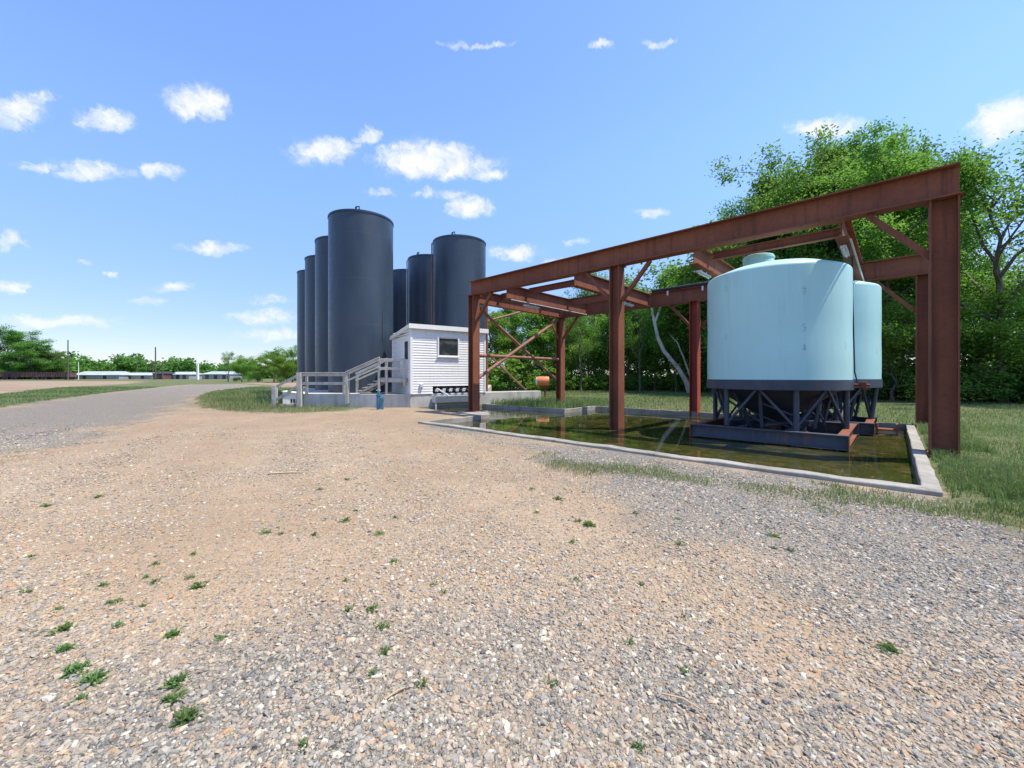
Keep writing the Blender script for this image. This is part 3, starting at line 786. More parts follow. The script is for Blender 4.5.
# spill tray hanging below the recess on the foundation face
ty = empty('spill_tray', shedc + ZV * .0, math.atan2(1, 1.5)); tag(ty, 'pale metal spill tray under the row of valves on the shed', 'tray')
tm = MB(); tm.add([(1.05, -.03, .52), (3.5, -.03, .52), (3.5, -.03, .2), (1.05, -.03, .2), (1.05, -.55, .52), (3.5, -.55, .52), (3.5, -.42, .2), (1.05, -.42, .2)],
       [(3, 2, 6, 7), (4, 5, 6, 7), (0, 3, 7, 4), (1, 2, 6, 5), (0, 1, 2, 3)]); tm.build('pan', M['galv'], ty)
for dx_ in (1.1, 2.9):
    tl = MB(); tl.tube([(dx_, -.4, .2), (dx_, -.4, -.15)], .036, 10); tl.build('drain_pipe', M['galv'], ty)
sp_ = MB(); sp_.tube([(1.28, -.12, .88), (1.6, -.5, .62), (1.72, -.62, .5)], [.035, .035, .045], 10); sp_.build('spout', M['galv'], ty)

# ------------------------------------------------------------------ stairs, landing, railings
stt = empty('stairs', (-6.4, 19.6, ST)); tag(stt, 'weathered wooden steps with railed landing at the shed door', 'steps')
o_ = Vector((-6.4, 19.6, ST)); DK = 1.42 - ST
def rel(mb, name, m, par, org, bev=0.006):
    mb.v = [tuple(Vector(p) - org) for p in mb.v]; return mb.build(name, m, par, bevel=bev)
Y0, Y1 = 19.62, 20.62
m_ = MB(); m_.prism([(-6.42, Y0), (-5.08, Y0), (-5.72, Y1), (-6.42, Y1)], 1.36, 1.42); rel(m_, 'landing', M['tread'], stt, o_)
m_ = MB(); m_.bar((-6.42, Y0 - .02, 1.29), (-5.1, Y0 - .02, 1.29), .04, .18); rel(m_, 'landing_joist', M['wood'], stt, o_)
nst = 4
for k in range(nst):
    zz = 1.42 - .155 * (k + 1); x1 = -6.42 - .27 * k; m_ = MB(); m_.box(x1 - .31, x1 + .01, Y0 - .03, Y1 - .05, zz - .045, zz); rel(m_, 'tread', M['tread'], stt, o_)
for yy in (Y0, Y1):
    m_ = MB(); m_.bar((-7.4, yy + .03, .68), (-6.42, yy + .03, 1.2), .045, .12); rel(m_, 'stringer', M['wood'], stt, o_)
def post(x, y, z0, z1, s=.1, par=stt, org=o_):
    m_ = MB(); m_.box(x - s / 2, x + s / 2, y - s / 2, y + s / 2, z0, z1); rel(m_, 'post', M['wood'], par, org)
def rail(a_, b_, par=stt, org=o_, w=.045, h=.13, name='rail'):
    m_ = MB(); m_.bar(a_, b_, w, h); rel(m_, name, M['wood'], par, org)
for yy in (Y0 - .07, Y1 + .03):
    post(-6.42, yy, .64 if yy > 20 else -.02, 2.36); post(-7.9, yy, .64 if yy > 20 else .2, 1.66)
    rail((-7.95, yy - .07, 1.6), (-6.4, yy - .07, 2.3)); rail((-7.95, yy - .07, 1.27), (-6.4, yy - .07, 1.95), h=.09)
m_ = MB(); m_.bar((-8.0, Y0 - .13, 1.69), (-6.38, Y0 - .13, 2.4), .14, .045); rel(m_, 'handrail', M['wood'], stt, o_)
post(-6.05, Y0 - .07, .64, 2.36); post(-5.2, Y0 - .07, 1.0, 2.3, .07)
for zz in (2.28, 1.86): rail((-6.4, Y0 - .13, zz), (-5.12, Y0 - .13, zz))
rail((-6.4, Y1 + .1, 2.28), (-5.9, Y1 + .1, 2.28))
for x_ in (-5.75, -5.45): post(x_, Y0 - .06, 1.42, 2.22, .045)

rl = empty('railing', (-10.2, 19.7, 0)); tag(rl, 'weathered white wooden railing along the foundation edge before the silos', 'railing')
oR = Vector((-10.2, 19.7, 0)); YR = 19.62
post(-10.27, YR - .02, -.02, 1.66, .22, rl, oR); post(-8.18, YR + .1, ST, 1.6, .1, rl, oR); post(-7.95, YR - .11, .15, 1.64, .14, rl, oR)
post(-10.0, YR + .1, ST, 1.6, .1, rl, oR)
for zz in (1.56, 1.14): rail((-10.2, YR - .02 + .13 * 0, zz), (-7.98, YR - .02, zz), rl, oR, .045, .14)
m_ = MB(); m_.bar((-10.2, YR - .02, 1.655), (-7.98, YR - .02, 1.655), .16, .04); rel(m_, 'cap_rail', M['wood'], rl, oR)
# short ramp railing going down to the left
rr = empty('ramp_railing', (-11.6, 20.0, 0)); tag(rr, 'low sloping wooden handrail going down into the grass left of the silos', 'railing'); oQ = Vector((-11.6, 20.0, 0))
post(-11.75, 20.05, -.02, 1.03, .2, rr, oQ); 
rail((-11.7, 20.03, .95), (-10.35, 19.72, 1.57), rr, oQ, .045, .12); rail((-11.7, 20.03, .3), (-10.35, 19.72, 1.05), rr, oQ, .045, .12)
wb = empty('white_step_box', (-10.95, 20.3, 0), R(10)); tag(wb, 'small white box with dark slots at the end of the foundation', 'box')
m_ = MB(); m_.prism([(-.42, -.25), (.42, -.25), (.42, .35), (-.42, .35)], .12, .7); m_.build('body', M['white'], wb, bevel=.015)
m_ = MB(); m_.add([(-.46, -.3, .72), (.46, -.3, .6), (.46, .4, .6), (-.46, .4, .72), (-.46, -.3, .76), (.46, -.3, .64), (.46, .4, .64), (-.46, .4, .76)], [(0, 3, 2, 1), (4, 5, 6, 7), (0, 1, 5, 4), (1, 2, 6, 5), (2, 3, 7, 6), (3, 0, 4, 7)]); m_.build('lid', M['white'], wb)
m_ = MB()
for k in range(4): m_.box(-.05 + k * .12, .03 + k * .12, -.262, -.25, .17, .36)
m_.build('slots', M['black'], wb)
m_ = MB(); m_.box(-.5, .5, -.4, .4, 0, .1); m_.build('base', M['tread'], wb)
# blue standpipe
bp = empty('standpipe', gnd(378.5, 409.5)); tag(bp, 'blue painted standpipe valve in front of the foundation by the steps', 'standpipe')
m_ = MB(); m_.tube([(0, 0, -.05), (0, 0, .62)], .09, 14); m_.tube([(0, 0, .62), (0, 0, .68)], .12, 14); m_.tube([(0, 0, .68), (0, 0, .86)], .05, 10); m_.build('body', M['bluepipe'], bp)
m_ = MB(); m_.tube([(0, 0, .5), (.22, -.04, .5)], .055, 10); m_.tube([(.2, -.04, .5), (.24, -.045, .5)], .08, 10); m_.build('outlet', M['bluepipe'], bp)
m_ = MB(); m_.tube([(-.1, 0, .86), (.1, 0, .86)], .018, 8); m_.build('handle', M['galv'], bp)
m_ = MB(); m_.tube([(.17, .02, -.05), (.17, .02, .42)], .06, 10); m_.build('side_pipe', M['bluepipe'], bp)

# braced post behind the right corner of the shed
bpz = at(486.5, 22.6, 0); bq = empty('braced_post', bpz); tag(bq, 'slim rusty post with slanting braces behind the right corner of the shed', 'post')
def q3(px, y, Z): return at(px, Z, zat(y, Z)) - bpz
m_ = MB(); m_.tube([(0, 0, 0.3), (0, 0, zat(303, 22.6))], .085, 12); m_.build('post', M['rust'], bq)
for pp in ([q3(487, 321, 22.6), q3(520, 312, 24.4), q3(548, 305, 26)], [q3(488, 354, 22.6), q3(526, 390.5, 24.5)]):
    m_ = MB(); m_.tube(pp, .055, 10); m_.build('brace', M['rust_pale'], bq)
# orange drum on a stand
od = empty('orange_drum', at(543, 28.5, -.05)); tag(od, 'small faded orange drum on a stand beyond the basin, left of the back post', 'drum')
m_ = MB(); m_.tube([(-.42, -.02, 1.18), (-.34, -.02, 1.18), (.4, .02, 1.18)], [.3, .34, .34], 20); m_.build('drum', M['orange'], od)
m_ = MB(); m_.tube([(-.43, -.02, 1.18), (-.5, -.025, 1.18)], [.31, .24], 20); m_.build('end_cap', M['white'], od)
m_ = MB(); m_.tube([(.15, 0, 0), (.15, 0, .9)], .07, 10); m_.box(-.25, .38, -.14, .14, .8, .86); m_.tube([(.1, 0, .5), (.1, -.2, .3), (.25, -.35, .3)], .03, 8); m_.build('stand', M['rust'], od)

# ------------------------------------------------------------------ trees
def leafcloud(centers, rads, n_each, size, rg, flat=.8):
    """rhombic leaves gathered round clump centres"""
    C = np.repeat(np.array(centers), n_each, 0); Rr = np.repeat(np.array(rads), n_each)[:, None]
    tc = np.repeat(rg.uniform(0, 1, len(centers)), n_each)
    n = len(C); off = np.clip(rg.normal(0, .42, (n, 3)), -.8, .8); off[:, 2] *= flat
    Pp = C + off * Rr
    a = rg.normal(0, 1, (n, 3)); a[:, 2] *= .7; a /= np.linalg.norm(a, axis=1)[:, None]
    up = rg.normal(0, .8, (n, 3)) + [0, 0, .8]
    b = np.cross(up, a); b /= np.linalg.norm(b, axis=1)[:, None]
    s = size * rg.uniform(.6, 1.35, n)[:, None]
    V = np.stack([Pp - a * s, Pp + b * s * .55 + a * s * .1, Pp + a * s, Pp - b * s * .55 + a * s * .1], 1).reshape(-1, 3)
    Fc = np.arange(4 * n).reshape(n, 4)
    tint = np.clip(.6 * tc + .4 * rg.uniform(0, 1, n), 0, 1)
    return V, Fc, np.repeat(tint, 4)
def make_tree(seed, H=14., spread=4.5, base=.3, limbs=11, twigs=5, per=26, leaf=.17, clump=.95, pale=False, lean=(0, 0), leafm='leaf', upright=.5, r0=None):
    rg = np.random.default_rng(seed); tb_ = MB(); cs = []; rs = []
    r0 = r0 or H * .017; n = 9
    pl = [np.zeros(3)]
    for k in range(1, n + 1):
        t = k / n
        pl.append(np.array([lean[0] * t ** 1.3 + rg.normal(0, .012 * H), lean[1] * t ** 1.3 + rg.normal(0, .012 * H), H * .86 * t]))
    pl[0] = np.array([0, 0, -.15]); rr_ = [r0 * (1.25 if k == 0 else 1) * (1 - .88 * k / n) for k in range(n + 1)]
    tb_.tube(pl, rr_, 8)
    for i in range(limbs):
        f = base + (1 - base) * (i + rg.uniform(0, .8)) / limbs; f = min(f, .98)
        q = f * n; k0 = int(q); p0 = pl[k0] + (pl[min(k0 + 1, n)] - pl[k0]) * (q - k0)
        az = i * 2.4 + rg.uniform(-.5, .5); rel_ = (f - base) / (1 - base)
        Lb = spread * (.55 + .75 * math.sin(math.pi * (.18 + .72 * rel_))) * rg.uniform(.65, 1.1)
        el = upright + .55 * rel_ + rg.uniform(-.25, .2)
        d = np.array([math.cos(az) * math.cos(el), math.sin(az) * math.cos(el), math.sin(el)])
        p = [p0]; m = 5
        for k in range(m):
            d = d + rg.normal(0, .16, 3) + [0, 0, .05]; d /= np.linalg.norm(d); p.append(p[-1] + d * Lb / m)
        rl_ = r0 * (1 - .8 * f) * .55 + .02
        tb_.tube(p, [rl_ * (1 - .8 * k / m) for k in range(m + 1)], 6, cap=False)
        for j in range(twigs):
            t = .35 + .65 * (j + rg.uniform(0, 1)) / twigs; q = min(t, .99) * m; k0 = int(q); b0 = p[k0] + (p[k0 + 1] - p[k0]) * (q - k0)
            dd = d * .6 + rg.normal(0, .75, 3); dd[2] = dd[2] * .6 + .15; dd /= np.linalg.norm(dd)
            lt = Lb * rg.uniform(.22, .48); e1 = b0 + dd * lt * .55; e2 = b0 + dd * lt + [0, 0, lt * .1]
            tb_.tube([b0, e1, e2], [rl_ * .32, rl_ * .2, .008], 4, cap=False)
            for ee in (e2, e1, (e1 + e2) / 2 + rg.normal(0, .35, 3)):
                cs.append(ee); rs.append(clump * rg.uniform(.5, 1.15))
    V, Fc, tn = leafcloud(cs, rs, per, leaf, rg)
    e = empty('tree')
    tb_.build('trunk', M['bark_pale' if pale else 'bark'], e)
    link('crown', arr_mesh('crown', V, Fc, {'tint': tn}), M[leafm], e)
    return e
def make_shrub(seed, H=2.4, W=1.8, n=26, per=42, leaf=.11, leafm='leaf'):
    rg = np.random.default_rng(seed); tb_ = MB(); cs = []; rs = []
    for i in range(n):
        az = rg.uniform(0, 6.28); r = W * math.sqrt(rg.uniform(0, 1)); h = H * (1 - .45 * (r / W) ** 2) * rg.uniform(.35, 1.0)
        tip = np.array([math.cos(az) * r, math.sin(az) * r, h]); mid = tip * [.45, .45, .6]
        if i % 3 == 0: tb_.tube([np.array([0, 0, -.05]) + rg.normal(0, .1, 3) * [1, 1, 0], mid, tip], [.03, .02, .006], 4, cap=False)
        cs.append(tip); rs.append(rg.uniform(.35, .75) * W * .42)
        cs.append(mid * [1.5, 1.5, .8]); rs.append(rg.uniform(.35, .7) * W * .42)
    V, Fc, tn = leafcloud(cs, rs, per, leaf, rg); V[:, 2] = np.maximum(V[:, 2], .02)
    e = empty('shrub'); tb_.build('stem', M['bark'], e); link('foliage', arr_mesh('foliage', V, Fc, {'tint': tn}), M[leafm], e)
    return e
PT = {'tall': make_tree(1, 18, 5.2, .25, 22, 6, 125, .12, 1.35, leafm='leaf_bright'),
      'broad': make_tree(2, 17, 6.2, .15, 22, 6, 120, .125, 1.5, leafm='leaf'),
      'dark': make_tree(3, 16, 5.0, .14, 21, 6, 120, .12, 1.4, leafm='leaf_dark'),
      'sparse': make_tree(4, 15, 5.0, .28, 12, 5, 60, .1, 1.1, leafm='leaf'),
      'slim': make_tree(5, 12, 3.0, .18, 17, 5, 70, .12, 1.15, leafm='leaf_bright'),
      'under': make_tree(6, 7.5, 2.9, .12, 16, 5, 66, .1, 1.0, leafm='leaf_bright', upright=.25)}
PS = {'bright': make_shrub(11, leafm='leaf_bright'), 'mid': make_shrub(12, leafm='leaf'), 'dark': make_shrub(13, 2.8, 1.7, 26, 42, .11, 'leaf_dark')}
PH = {k_: max(v_.co.z for v_ in [c_ for c_ in b_.children if c_.name.startswith('crown')][0].data.vertices) - .2 for k_, b_ in PT.items()}
used = set()
def place(proto, dic, px, Z, s, lab, cat, grp=None, rz=0.0, wide=1.0):
    b = dic[proto]
    o = b if b.name not in used else copy_tree(b)
    used.add(b.name); o.location = at(px, Z); o.rotation_euler = (0, 0, rz); o.scale = (s * wide, s * wide, s)
    tag(o, lab, cat, grp); return o
G1 = 'trees along the edge of the wood'
TREES = [
 ('sparse', 1003, 22.5, 138, 'sparse tree with dark bare limbs at the right edge, right of the thick rusty post', .4, 1.1),
 ('tall', 888, 26.5, 146, 'tallest bright green tree rising above the right end of the front beam', 1.0, 1.0),
 ('broad', 797, 31, 137, 'broad green tree behind the neck of the front blue tank', 2.0, 1.0),
 ('dark', 762, 34, 196, 'dark green tree rising left of the blue tanks above the beam', 2.6, .75),
 ('broad', 770, 32.5, 172, 'green tree between the dark one on the left and the one behind the tank neck', 3.4, .75),
 ('dark', 937, 30, 152, 'dark tall tree directly behind the thick right post', 3.9, .6),
 ('tall', 842, 33, 136, 'green tree farther back between the tallest tree and the one behind the tank neck', 4.6, .9),
 ('tall', 1118, 27, 190, 'leafy green tree just outside the right edge of the view', 2.9, .9),
 ('under', 975, 23.5, 285, 'low bright green tree beside the thick right post on its right', 1.3, 1.2),
 ('under', 893, 24.5, 290, 'small leafy tree with a bare stem right of the farther blue tank', 2.3, 1.0),
 ('under', 1030, 22, 300, 'low leafy green tree in the far right corner of the wood', 5.1, 1.2),
 ('broad', 700, 40, 262, 'green tree behind the red post', 1.1, .9),
 ('slim', 628, 43, 284, 'bright slim tree right behind the middle front post', .2, 1.15),
 ('sparse', 596, 46, 268, 'thin airy tree left of the middle front post', 1.9, 1.0),
 ('slim', 668, 46, 270, 'slim green tree between the leaning pale trunk and the red post', 2.7, 1.2),
 ('sparse', 572, 47, 292, 'open tree with several dark stems just right of the back left post', 3.3, 1.1),
 ('slim', 541, 47, 300, 'leafy tree above the orange drum', 4.1, 1.35),
 ('tall', 512, 50, 300, 'green tree seen through the crossed braces', 5.0, .9),
 ('slim', 490, 46, 308, 'narrow green tree by the right end of the shed', 5.6, 1.3),
 ('dark', 615, 52, 285, 'dark tree at the back between the two middle posts', .9, 1.0),
 ('broad', 555, 55, 306, 'dim tree far back behind the left back post', 2.2, 1.0),
 ('under', 655, 41, 318, 'low bright tree at the foot of the leaning pale trunk', 3.0, 1.3),
 ('slim', 715, 36, 232, 'slim leafy tree at the left end of the tall trees, above the red post', 2.4, 1.5),
 ('broad', 905, 33, 150, 'broad green tree behind the gap between the tallest tree and the thick right post', 5.2, .62),
 ('under', 800, 27.5, 300, 'low green tree standing behind the blue tanks', 4.4, 1.3),
 ('sparse', 581, 39, 300, 'slender open tree with thin bare stems right of the back left post', 5.7, .7),
 ('sparse', 640, 39, 285, 'slender open tree with bare stems a little right of the middle front post', 1.0, .7),
 ('sparse', 676, 38, 300, 'slender bare stemmed tree close behind the leaning pale trunk', 2.2, .6),
 ('under', 588, 44, 326, 'low bright tree between the back left post and the middle front post', 4.0, 1.3)]
for pr, px, Z, ty_, lab, rz, wd in TREES:
    place(pr, PT, px, Z, (zat(ty_, Z) + .3) / PH[pr], lab, 'tree', G1, rz, wd)
# leaning pale trunk
tl_ = empty('leaning_tree', at(690, 36)); tag(tl_, 'leaning tree with a long pale bare trunk left of the red post', 'tree', G1)
def tp(px, y, Z): return at(px, Z - 4, zat(y, Z - 4)) - at(690, 36)
m_ = MB(); m_.tube([(0, 0, -.1), tp(686, 381, 40), tp(678, 368, 40), tp(664, 351, 40), tp(658, 338, 40), tp(655, 325, 40), tp(651, 305, 40), tp(646, 285, 40)], [.24, .21, .19, .17, .15, .13, .1, .06], 10)
m_.tube([tp(690, 376, 40), tp(683, 356, 40), tp(677, 342, 40), tp(670, 335, 40)], [.09, .07, .05, .03], 7)
m_.tube([tp(655, 322, 40), tp(661, 306, 40), tp(664, 290, 40)], [.12, .08, .04], 7)
m_.build('trunk', M['bark_pale'], tl_)
rg = np.random.default_rng(44); cs = [np.array(tp(650 + rg.uniform(-16, 20), 290 + rg.uniform(-28, 14), 40 + rg.uniform(-1, 1))) for _ in range(16)]
V, Fc, tn = leafcloud(cs, [1.0] * 16, 24, .16, rg); link('crown', arr_mesh('crown', V, Fc, {'tint': tn}), M['leaf'], tl_)
G2 = 'shrubs along the foot of the wood'
SHR = [('bright', 512, 42, 352, 'large round bright green shrub seen through the crossed braces', 1.5),
 ('mid', 490, 41, 366, 'green shrub beside the right end of the shed wall', 1.2),
 ('mid', 545, 42, 366, 'green shrub behind the orange drum', 1.2), ('bright', 578, 42, 372, 'low bright shrub just right of the back left post', 1.2),
 ('mid', 560, 44, 360, 'leafy shrub directly behind the back left post', 1.2), ('mid', 598, 43, 366, 'green shrub left of the middle front post', 1.2),
 ('mid', 615, 44, 362, 'leafy shrub directly behind the middle front post', 1.2),
 ('mid', 632, 42, 370, 'low green shrub right of the middle front post', 1.2), ('mid', 650, 42.5, 365, 'leafy shrub beneath the leaning pale trunk', 1.2),
 ('bright', 668, 41, 374, 'low bright shrub beside the base of the leaning pale trunk', 1.2), ('mid', 702, 40, 362, 'leafy shrub right of the red post', 1.3),
 ('dark', 730, 37, 355, 'dark shrub behind the left side of the front tank stand', 1.3), ('mid', 765, 35, 350, 'green shrub behind the middle of the tank stand', 1.3),
 ('mid', 805, 32, 350, 'leafy shrub behind the right side of the tank stand', 1.3), ('mid', 845, 29, 345, 'green shrub behind the gap between the tank stands', 1.2),
 ('dark', 885, 27, 350, 'dark shrub right of the farther blue tank', 1.2), ('mid', 908, 26, 356, 'green shrub just left of the slim back right post', 1.1),
 ('dark', 940, 25, 345, 'dark shrub behind the thick right post', 1.2), ('dark', 972, 24, 348, 'dark hedge shrub right of the thick right post', 1.2),
 ('mid', 990, 23.3, 362, 'green shrub at the grass edge below the sparse tree', 1.0), ('dark', 1012, 23, 345, 'dark hedge shrub at the right edge of the grass', 1.2),
 ('mid', 1045, 22, 350, 'green shrub cut by the right edge of the view', 1.2)]
for pr, px, Z, ty_, lab, wd in SHR:
    place(pr, PS, px, Z, zat(ty_, Z) / (2.75 if pr == 'dark' else 2.4), lab, 'shrub', G2, random.uniform(0, 6.28), wd)
# wood behind the front trees: reads as one mass
def mass(name, n, fpos, hmax, size, m, seed, per=30, cl=1.3):
    rg = np.random.default_rng(seed); cs = []
    for _ in range(n):
        x, y, hm = fpos(rg); cs.append((x, y, hm * (rg.uniform(0, 1) ** .85)))
    V, Fc, tn = leafcloud(cs, rg.uniform(.6, 1.2, n) * cl, per, size, rg); V[:, 2] = np.maximum(V[:, 2], .02)
    o = link(name, arr_mesh(name, V, Fc, {'tint': tn}), M[m]); tag(o, kind='stuff'); return o
def behind(rg):
    t = rg.uniform(0, 1); a_ = np.array([-2, 60]); b_ = np.array([40, 28]); p = a_ + (b_ - a_) * t + rg.normal(0, 1.5, 2) + np.array([2, 3])
    return p[0], p[1], 6.5 + 2.5 * abs(math.sin(t * 17)) + 3 * t
mass('deep_wood', 1150, behind, 9, .2, 'leaf_bright', 21, 48, 1.6)

# ------------------------------------------------------------------ far left: distant tree, wagons, poles, buildings, wood
def far_tree(px, Z, ty_, pr, lab, rz, wd): place(pr, PT, px, Z, (zat(ty_, Z) + .3) / PH[pr], lab, 'tree', 'distant trees left of the silos', rz, wd)
far_tree(8, 175, 325, 'dark', 'big dark spreading tree at the left edge of the horizon', .5, 1.45)
far_tree(32, 172, 340, 'dark', 'dark rounded tree beside the big spreading tree on the horizon', 1.8, 1.7)
far_tree(52, 178, 350, 'dark', 'lower tree just left of the dark utility pole', 3.1, 1.8)
for px, Z, ty_, pr, lab, rz, wd in ((292, 95, 347, 'under', 'bright green tree touching the left side of the silos on the horizon', .3, 1.1),
     (274, 98, 350, 'slim', 'leafy green tree two widths left of the silos on the horizon', 1.2, 1.6), (258, 100, 355, 'under', 'rounded green tree in the middle of the clump left of the silos', 2.2, 1.2),
     (242, 104, 356, 'under', 'smaller green tree near the left of the clump left of the silos', 3.3, 1.2), (228, 106, 352, 'sparse', 'grey green thin tree at the left end of the clump on the horizon', 4.2, 1.0),
     (283, 92, 356, 'under', 'low light green tree in front of the clump beside the silos', 5.2, 1.5)):
    far_tree(px, Z, ty_, pr, lab, rz, wd)
def farwood(rg):
    px = rg.uniform(58, 305); Z = rg.uniform(225, 260); b = at(px, Z)
    h = (9.5 + 2.0 * math.sin(px * .11) + 2.0 * math.sin(px * .37 + 1)) * (.72 if px > 180 else 1.0)
    return b.x, b.y, h
mass('distant_wood', 620, farwood, 12, .9, 'leaf_dark', 31, 60, 4.0)
def farwood2(rg):
    px = rg.uniform(-40, 70); Z = rg.uniform(185, 200); b = at(px, Z); return b.x, b.y, 6.5
mass('distant_hedge', 170, farwood2, 6, .8, 'leaf', 32, 50, 3.0)
def wagon():
    e = empty('freight_wagon')
    m_ = MB(); m_.box(-6.3, 6.3, -1.35, 1.35, 1.1, 3.0)
    for k in range(13):
        x_ = -6.2 + k * 1.03; m_.box(x_ - .06, x_ + .06, -1.5, -1.352, 1.1, 3.0)
    for k in range(6): m_.bar((-6.1 + 2.06 * k, -1.42, 1.15), (-5.1 + 2.06 * k, -1.42, 2.95), .1, .1)
    m_.box(-6.4, 6.4, -1.45, 1.45, 3.0, 3.12); m_.build('body', M['wag'], e)
    for x_ in (-4.6, 4.6):
        m_ = MB(); m_.box(x_ - 1.2, x_ + 1.2, -1.0, 1.0, .5, 1.09)
        for dx in (-.85, .85):
            m_.tube([(x_ + dx, -1.1, .45), (x_ + dx, 1.1, .45)], .45, 16)
        m_.build('bogie', M['hopper'], e)
    return e
M['wag'] = mat_rust('wagon_rust', (.12, .06, .06), (.2, .11, .1), (.04, .03, .035), .8)
w0 = wagon()
for i, (px, lab) in enumerate(((-3, 'leftmost low rust brown wagon under the big distant tree'), (28, 'middle low rust brown wagon in the distant row'), (58, 'rightmost low rust brown wagon beside the dark utility pole'))):
    w_ = w0 if i == 0 else copy_tree(w0); w_.location = at(px, 168); tag(w_, lab, 'wagon', 'old freight wagons on the horizon')
def pole(px, Z, ty_, r, lab, m='wood', arm=True):
    e = empty('utility_pole', at(px, Z)); tag(e, lab, 'pole', 'poles on the horizon'); H = zat(ty_, Z)
    MB().tube([(0, 0, -.3), (0, 0, H)], [r, r * .7], 8).build('shaft', m, e)
    if arm: MB().bar((-.9, 0, H - .7), (.9, 0, H - .7), .12, .14).build('crossarm', m, e)
    return e
M['pole'] = mat_paint('old_pole_wood', (.08, .065, .06), (.13, .11, .1), .9)
pole(68, 165, 340, .26, 'dark utility pole at the right end of the wagon row', M['pole'], False)
pole(155.5, 170, 347, .3, 'tallest grey utility pole, between the pale sheds on the horizon', M['pole'], False)
pole(78.5, 168, 362, .14, 'short thin white post in front of the long pale shed roof', M['white'], False)
pole(153, 172, 361, .2, 'short dark pole just left of the tallest grey pole', M['pole'])
pole(162.5, 172, 361.5, .2, 'short grey pole just right of the tallest grey pole', M['pole'])
pole(137, 210, 360, .14, 'faint thin pole left of the tallest grey pole, left one of a pair', M['pole'])
pole(146.5, 210, 360, .14, 'faint thin pole left of the tallest grey pole, right one of a pair', M['pole'])
pole(196.5, 165, 352, .12, 'slender tall white mast near the bend of the gravel road', M['white'], False)
pole(198, 165, 364, .42, 'thick short white post beside the slender white mast', M['white'], False)
def farshed(px0, px1, Z, ytop, yeave, m_w, m_r, lab, doors=2):
    a_ = at(px0, Z); b_ = at(px1, Z); L = b_.x - a_.x; e = empty('low_building', ((a_.x + b_.x) / 2, Z, 0)); tag(e, lab, 'building', 'low buildings on the horizon')
    he = zat(yeave, Z); ht = zat(ytop, Z); D = 9.
    MB().box(-L / 2, L / 2, 0, D, -.1, he).build('wall', m_w, e)
    r_ = MB(); r_.add([(-L / 2 - .4, -.5, he), (L / 2 + .4, -.5, he), (L / 2 + .4, D + .5, he), (-L / 2 - .4, D + .5, he), (-L / 2 + 1.2, D / 2, ht), (L / 2 - 1.2, D / 2, ht)],
        [(0, 1, 5, 4), (1, 2, 5), (2, 3, 4, 5), (3, 0, 4), (0, 3, 2, 1)]); r_.build('roof', m_r, e)
    for k in range(doors):
        x_ = -L / 2 + L * (k + .6) / (doors + .3); MB().box(x_ - .8, x_ + .8, -.06, -.002, 0.1, min(2.3, he - .3)).build('door', M['glass'] if k % 2 else M['wag'], e)
M['palewall'] = mat_paint('pale_building_wall', (.26, .28, .29), (.36, .37, .37), .7, .3, .02)
M['paleroof'] = mat_paint('pale_metal_roof', (.32, .37, .39), (.42, .47, .49), .6, .3, .02)
farshed(72, 119, 190, 371.2, 375, M['palewall'], M['paleroof'], 'long low building with a pale metal roof beside the wagon row')
farshed(121, 152, 195, 372.5, 375.2, M['palewall'], M['paleroof'], 'low pale building just left of the tallest grey pole')
farshed(153, 163, 185, 371.5, 373.5, M['wag'], M['hopper'], 'small dark red shed behind the tallest grey pole', 1)
farshed(167, 189, 190, 371.7, 374.4, M['palewall'], M['paleroof'], 'short pale building between the tallest grey pole and the white mast', 3)
farshed(191, 200, 200, 373.5, 375, M['palewall'], M['hopper'], 'small grey building behind the white mast', 1)
farshed(202, 230, 190, 371.3, 374.2, M['palewall'], M['paleroof'], 'pale building right of the white mast on the horizon', 3)

# ------------------------------------------------------------------ loose stones (nobody could count them)
ico = []
t = (1 + 5 ** .5) / 2
IV = np.array([(-1, t, 0), (1, t, 0), (-1, -t, 0), (1, -t, 0), (0, -1, t), (0, 1, t), (0, -1, -t), (0, 1, -t), (t, 0, -1), (t, 0, 1), (-t, 0, -1), (-t, 0, 1)]) / math.hypot(1, t)
IF = np.array([(0, 11, 5), (0, 5, 1), (0, 1, 7), (0, 7, 10), (0, 10, 11), (1, 5, 9), (5, 11, 4), (11, 10, 2), (10, 7, 6), (7, 1, 8), (3, 9, 4), (3, 4, 2), (3, 2, 6), (3, 6, 8), (3, 8, 9), (4, 9, 5), (2, 4, 11), (6, 2, 10), (8, 6, 7), (9, 8, 1)])
rg = np.random.default_rng(99)
def scatter(n, z0, z1, p=1.0):
    # density falls with distance
    q = rg.uniform(0, 1, n); Z = (z0 ** p + (z1 ** p - z0 ** p) * q) ** (1 / p)
    X = rg.uniform(-1, 1, n) * (1.34 * Z + .8); return X, Z
SX, SY = scatter(470000, .75, 13.0, .62)
gl = grass_w(SX, SY); ok = (gl < -.05) & (sdist(BAS, SX, SY) < -.36)
gw = grey_w(SX, SY); sn = sandy(SX, SY)
pk = np.clip(.3 + .6 * gw + .42 * sn, .08, 1.0) * np.clip((13.2 - SY) / 6, 0, 1)
ok &= rg.uniform(0, 1, len(SX)) < pk
SX, SY, gw = SX[ok], SY[ok], gw[ok]; ns = len(SX)
sz = np.clip(rg.lognormal(math.log(.0078), .4, ns), .0035, .02) * np.clip(.9 + .03 * np.maximum(SY - 3, 0), .9, 1.25)
ang = rg.uniform(0, 2 * np.pi, ns); ca, sa = np.cos(ang), np.sin(ang)
sv = IV[None] * (1 + rg.normal(0, .2, (ns, 12, 1)))
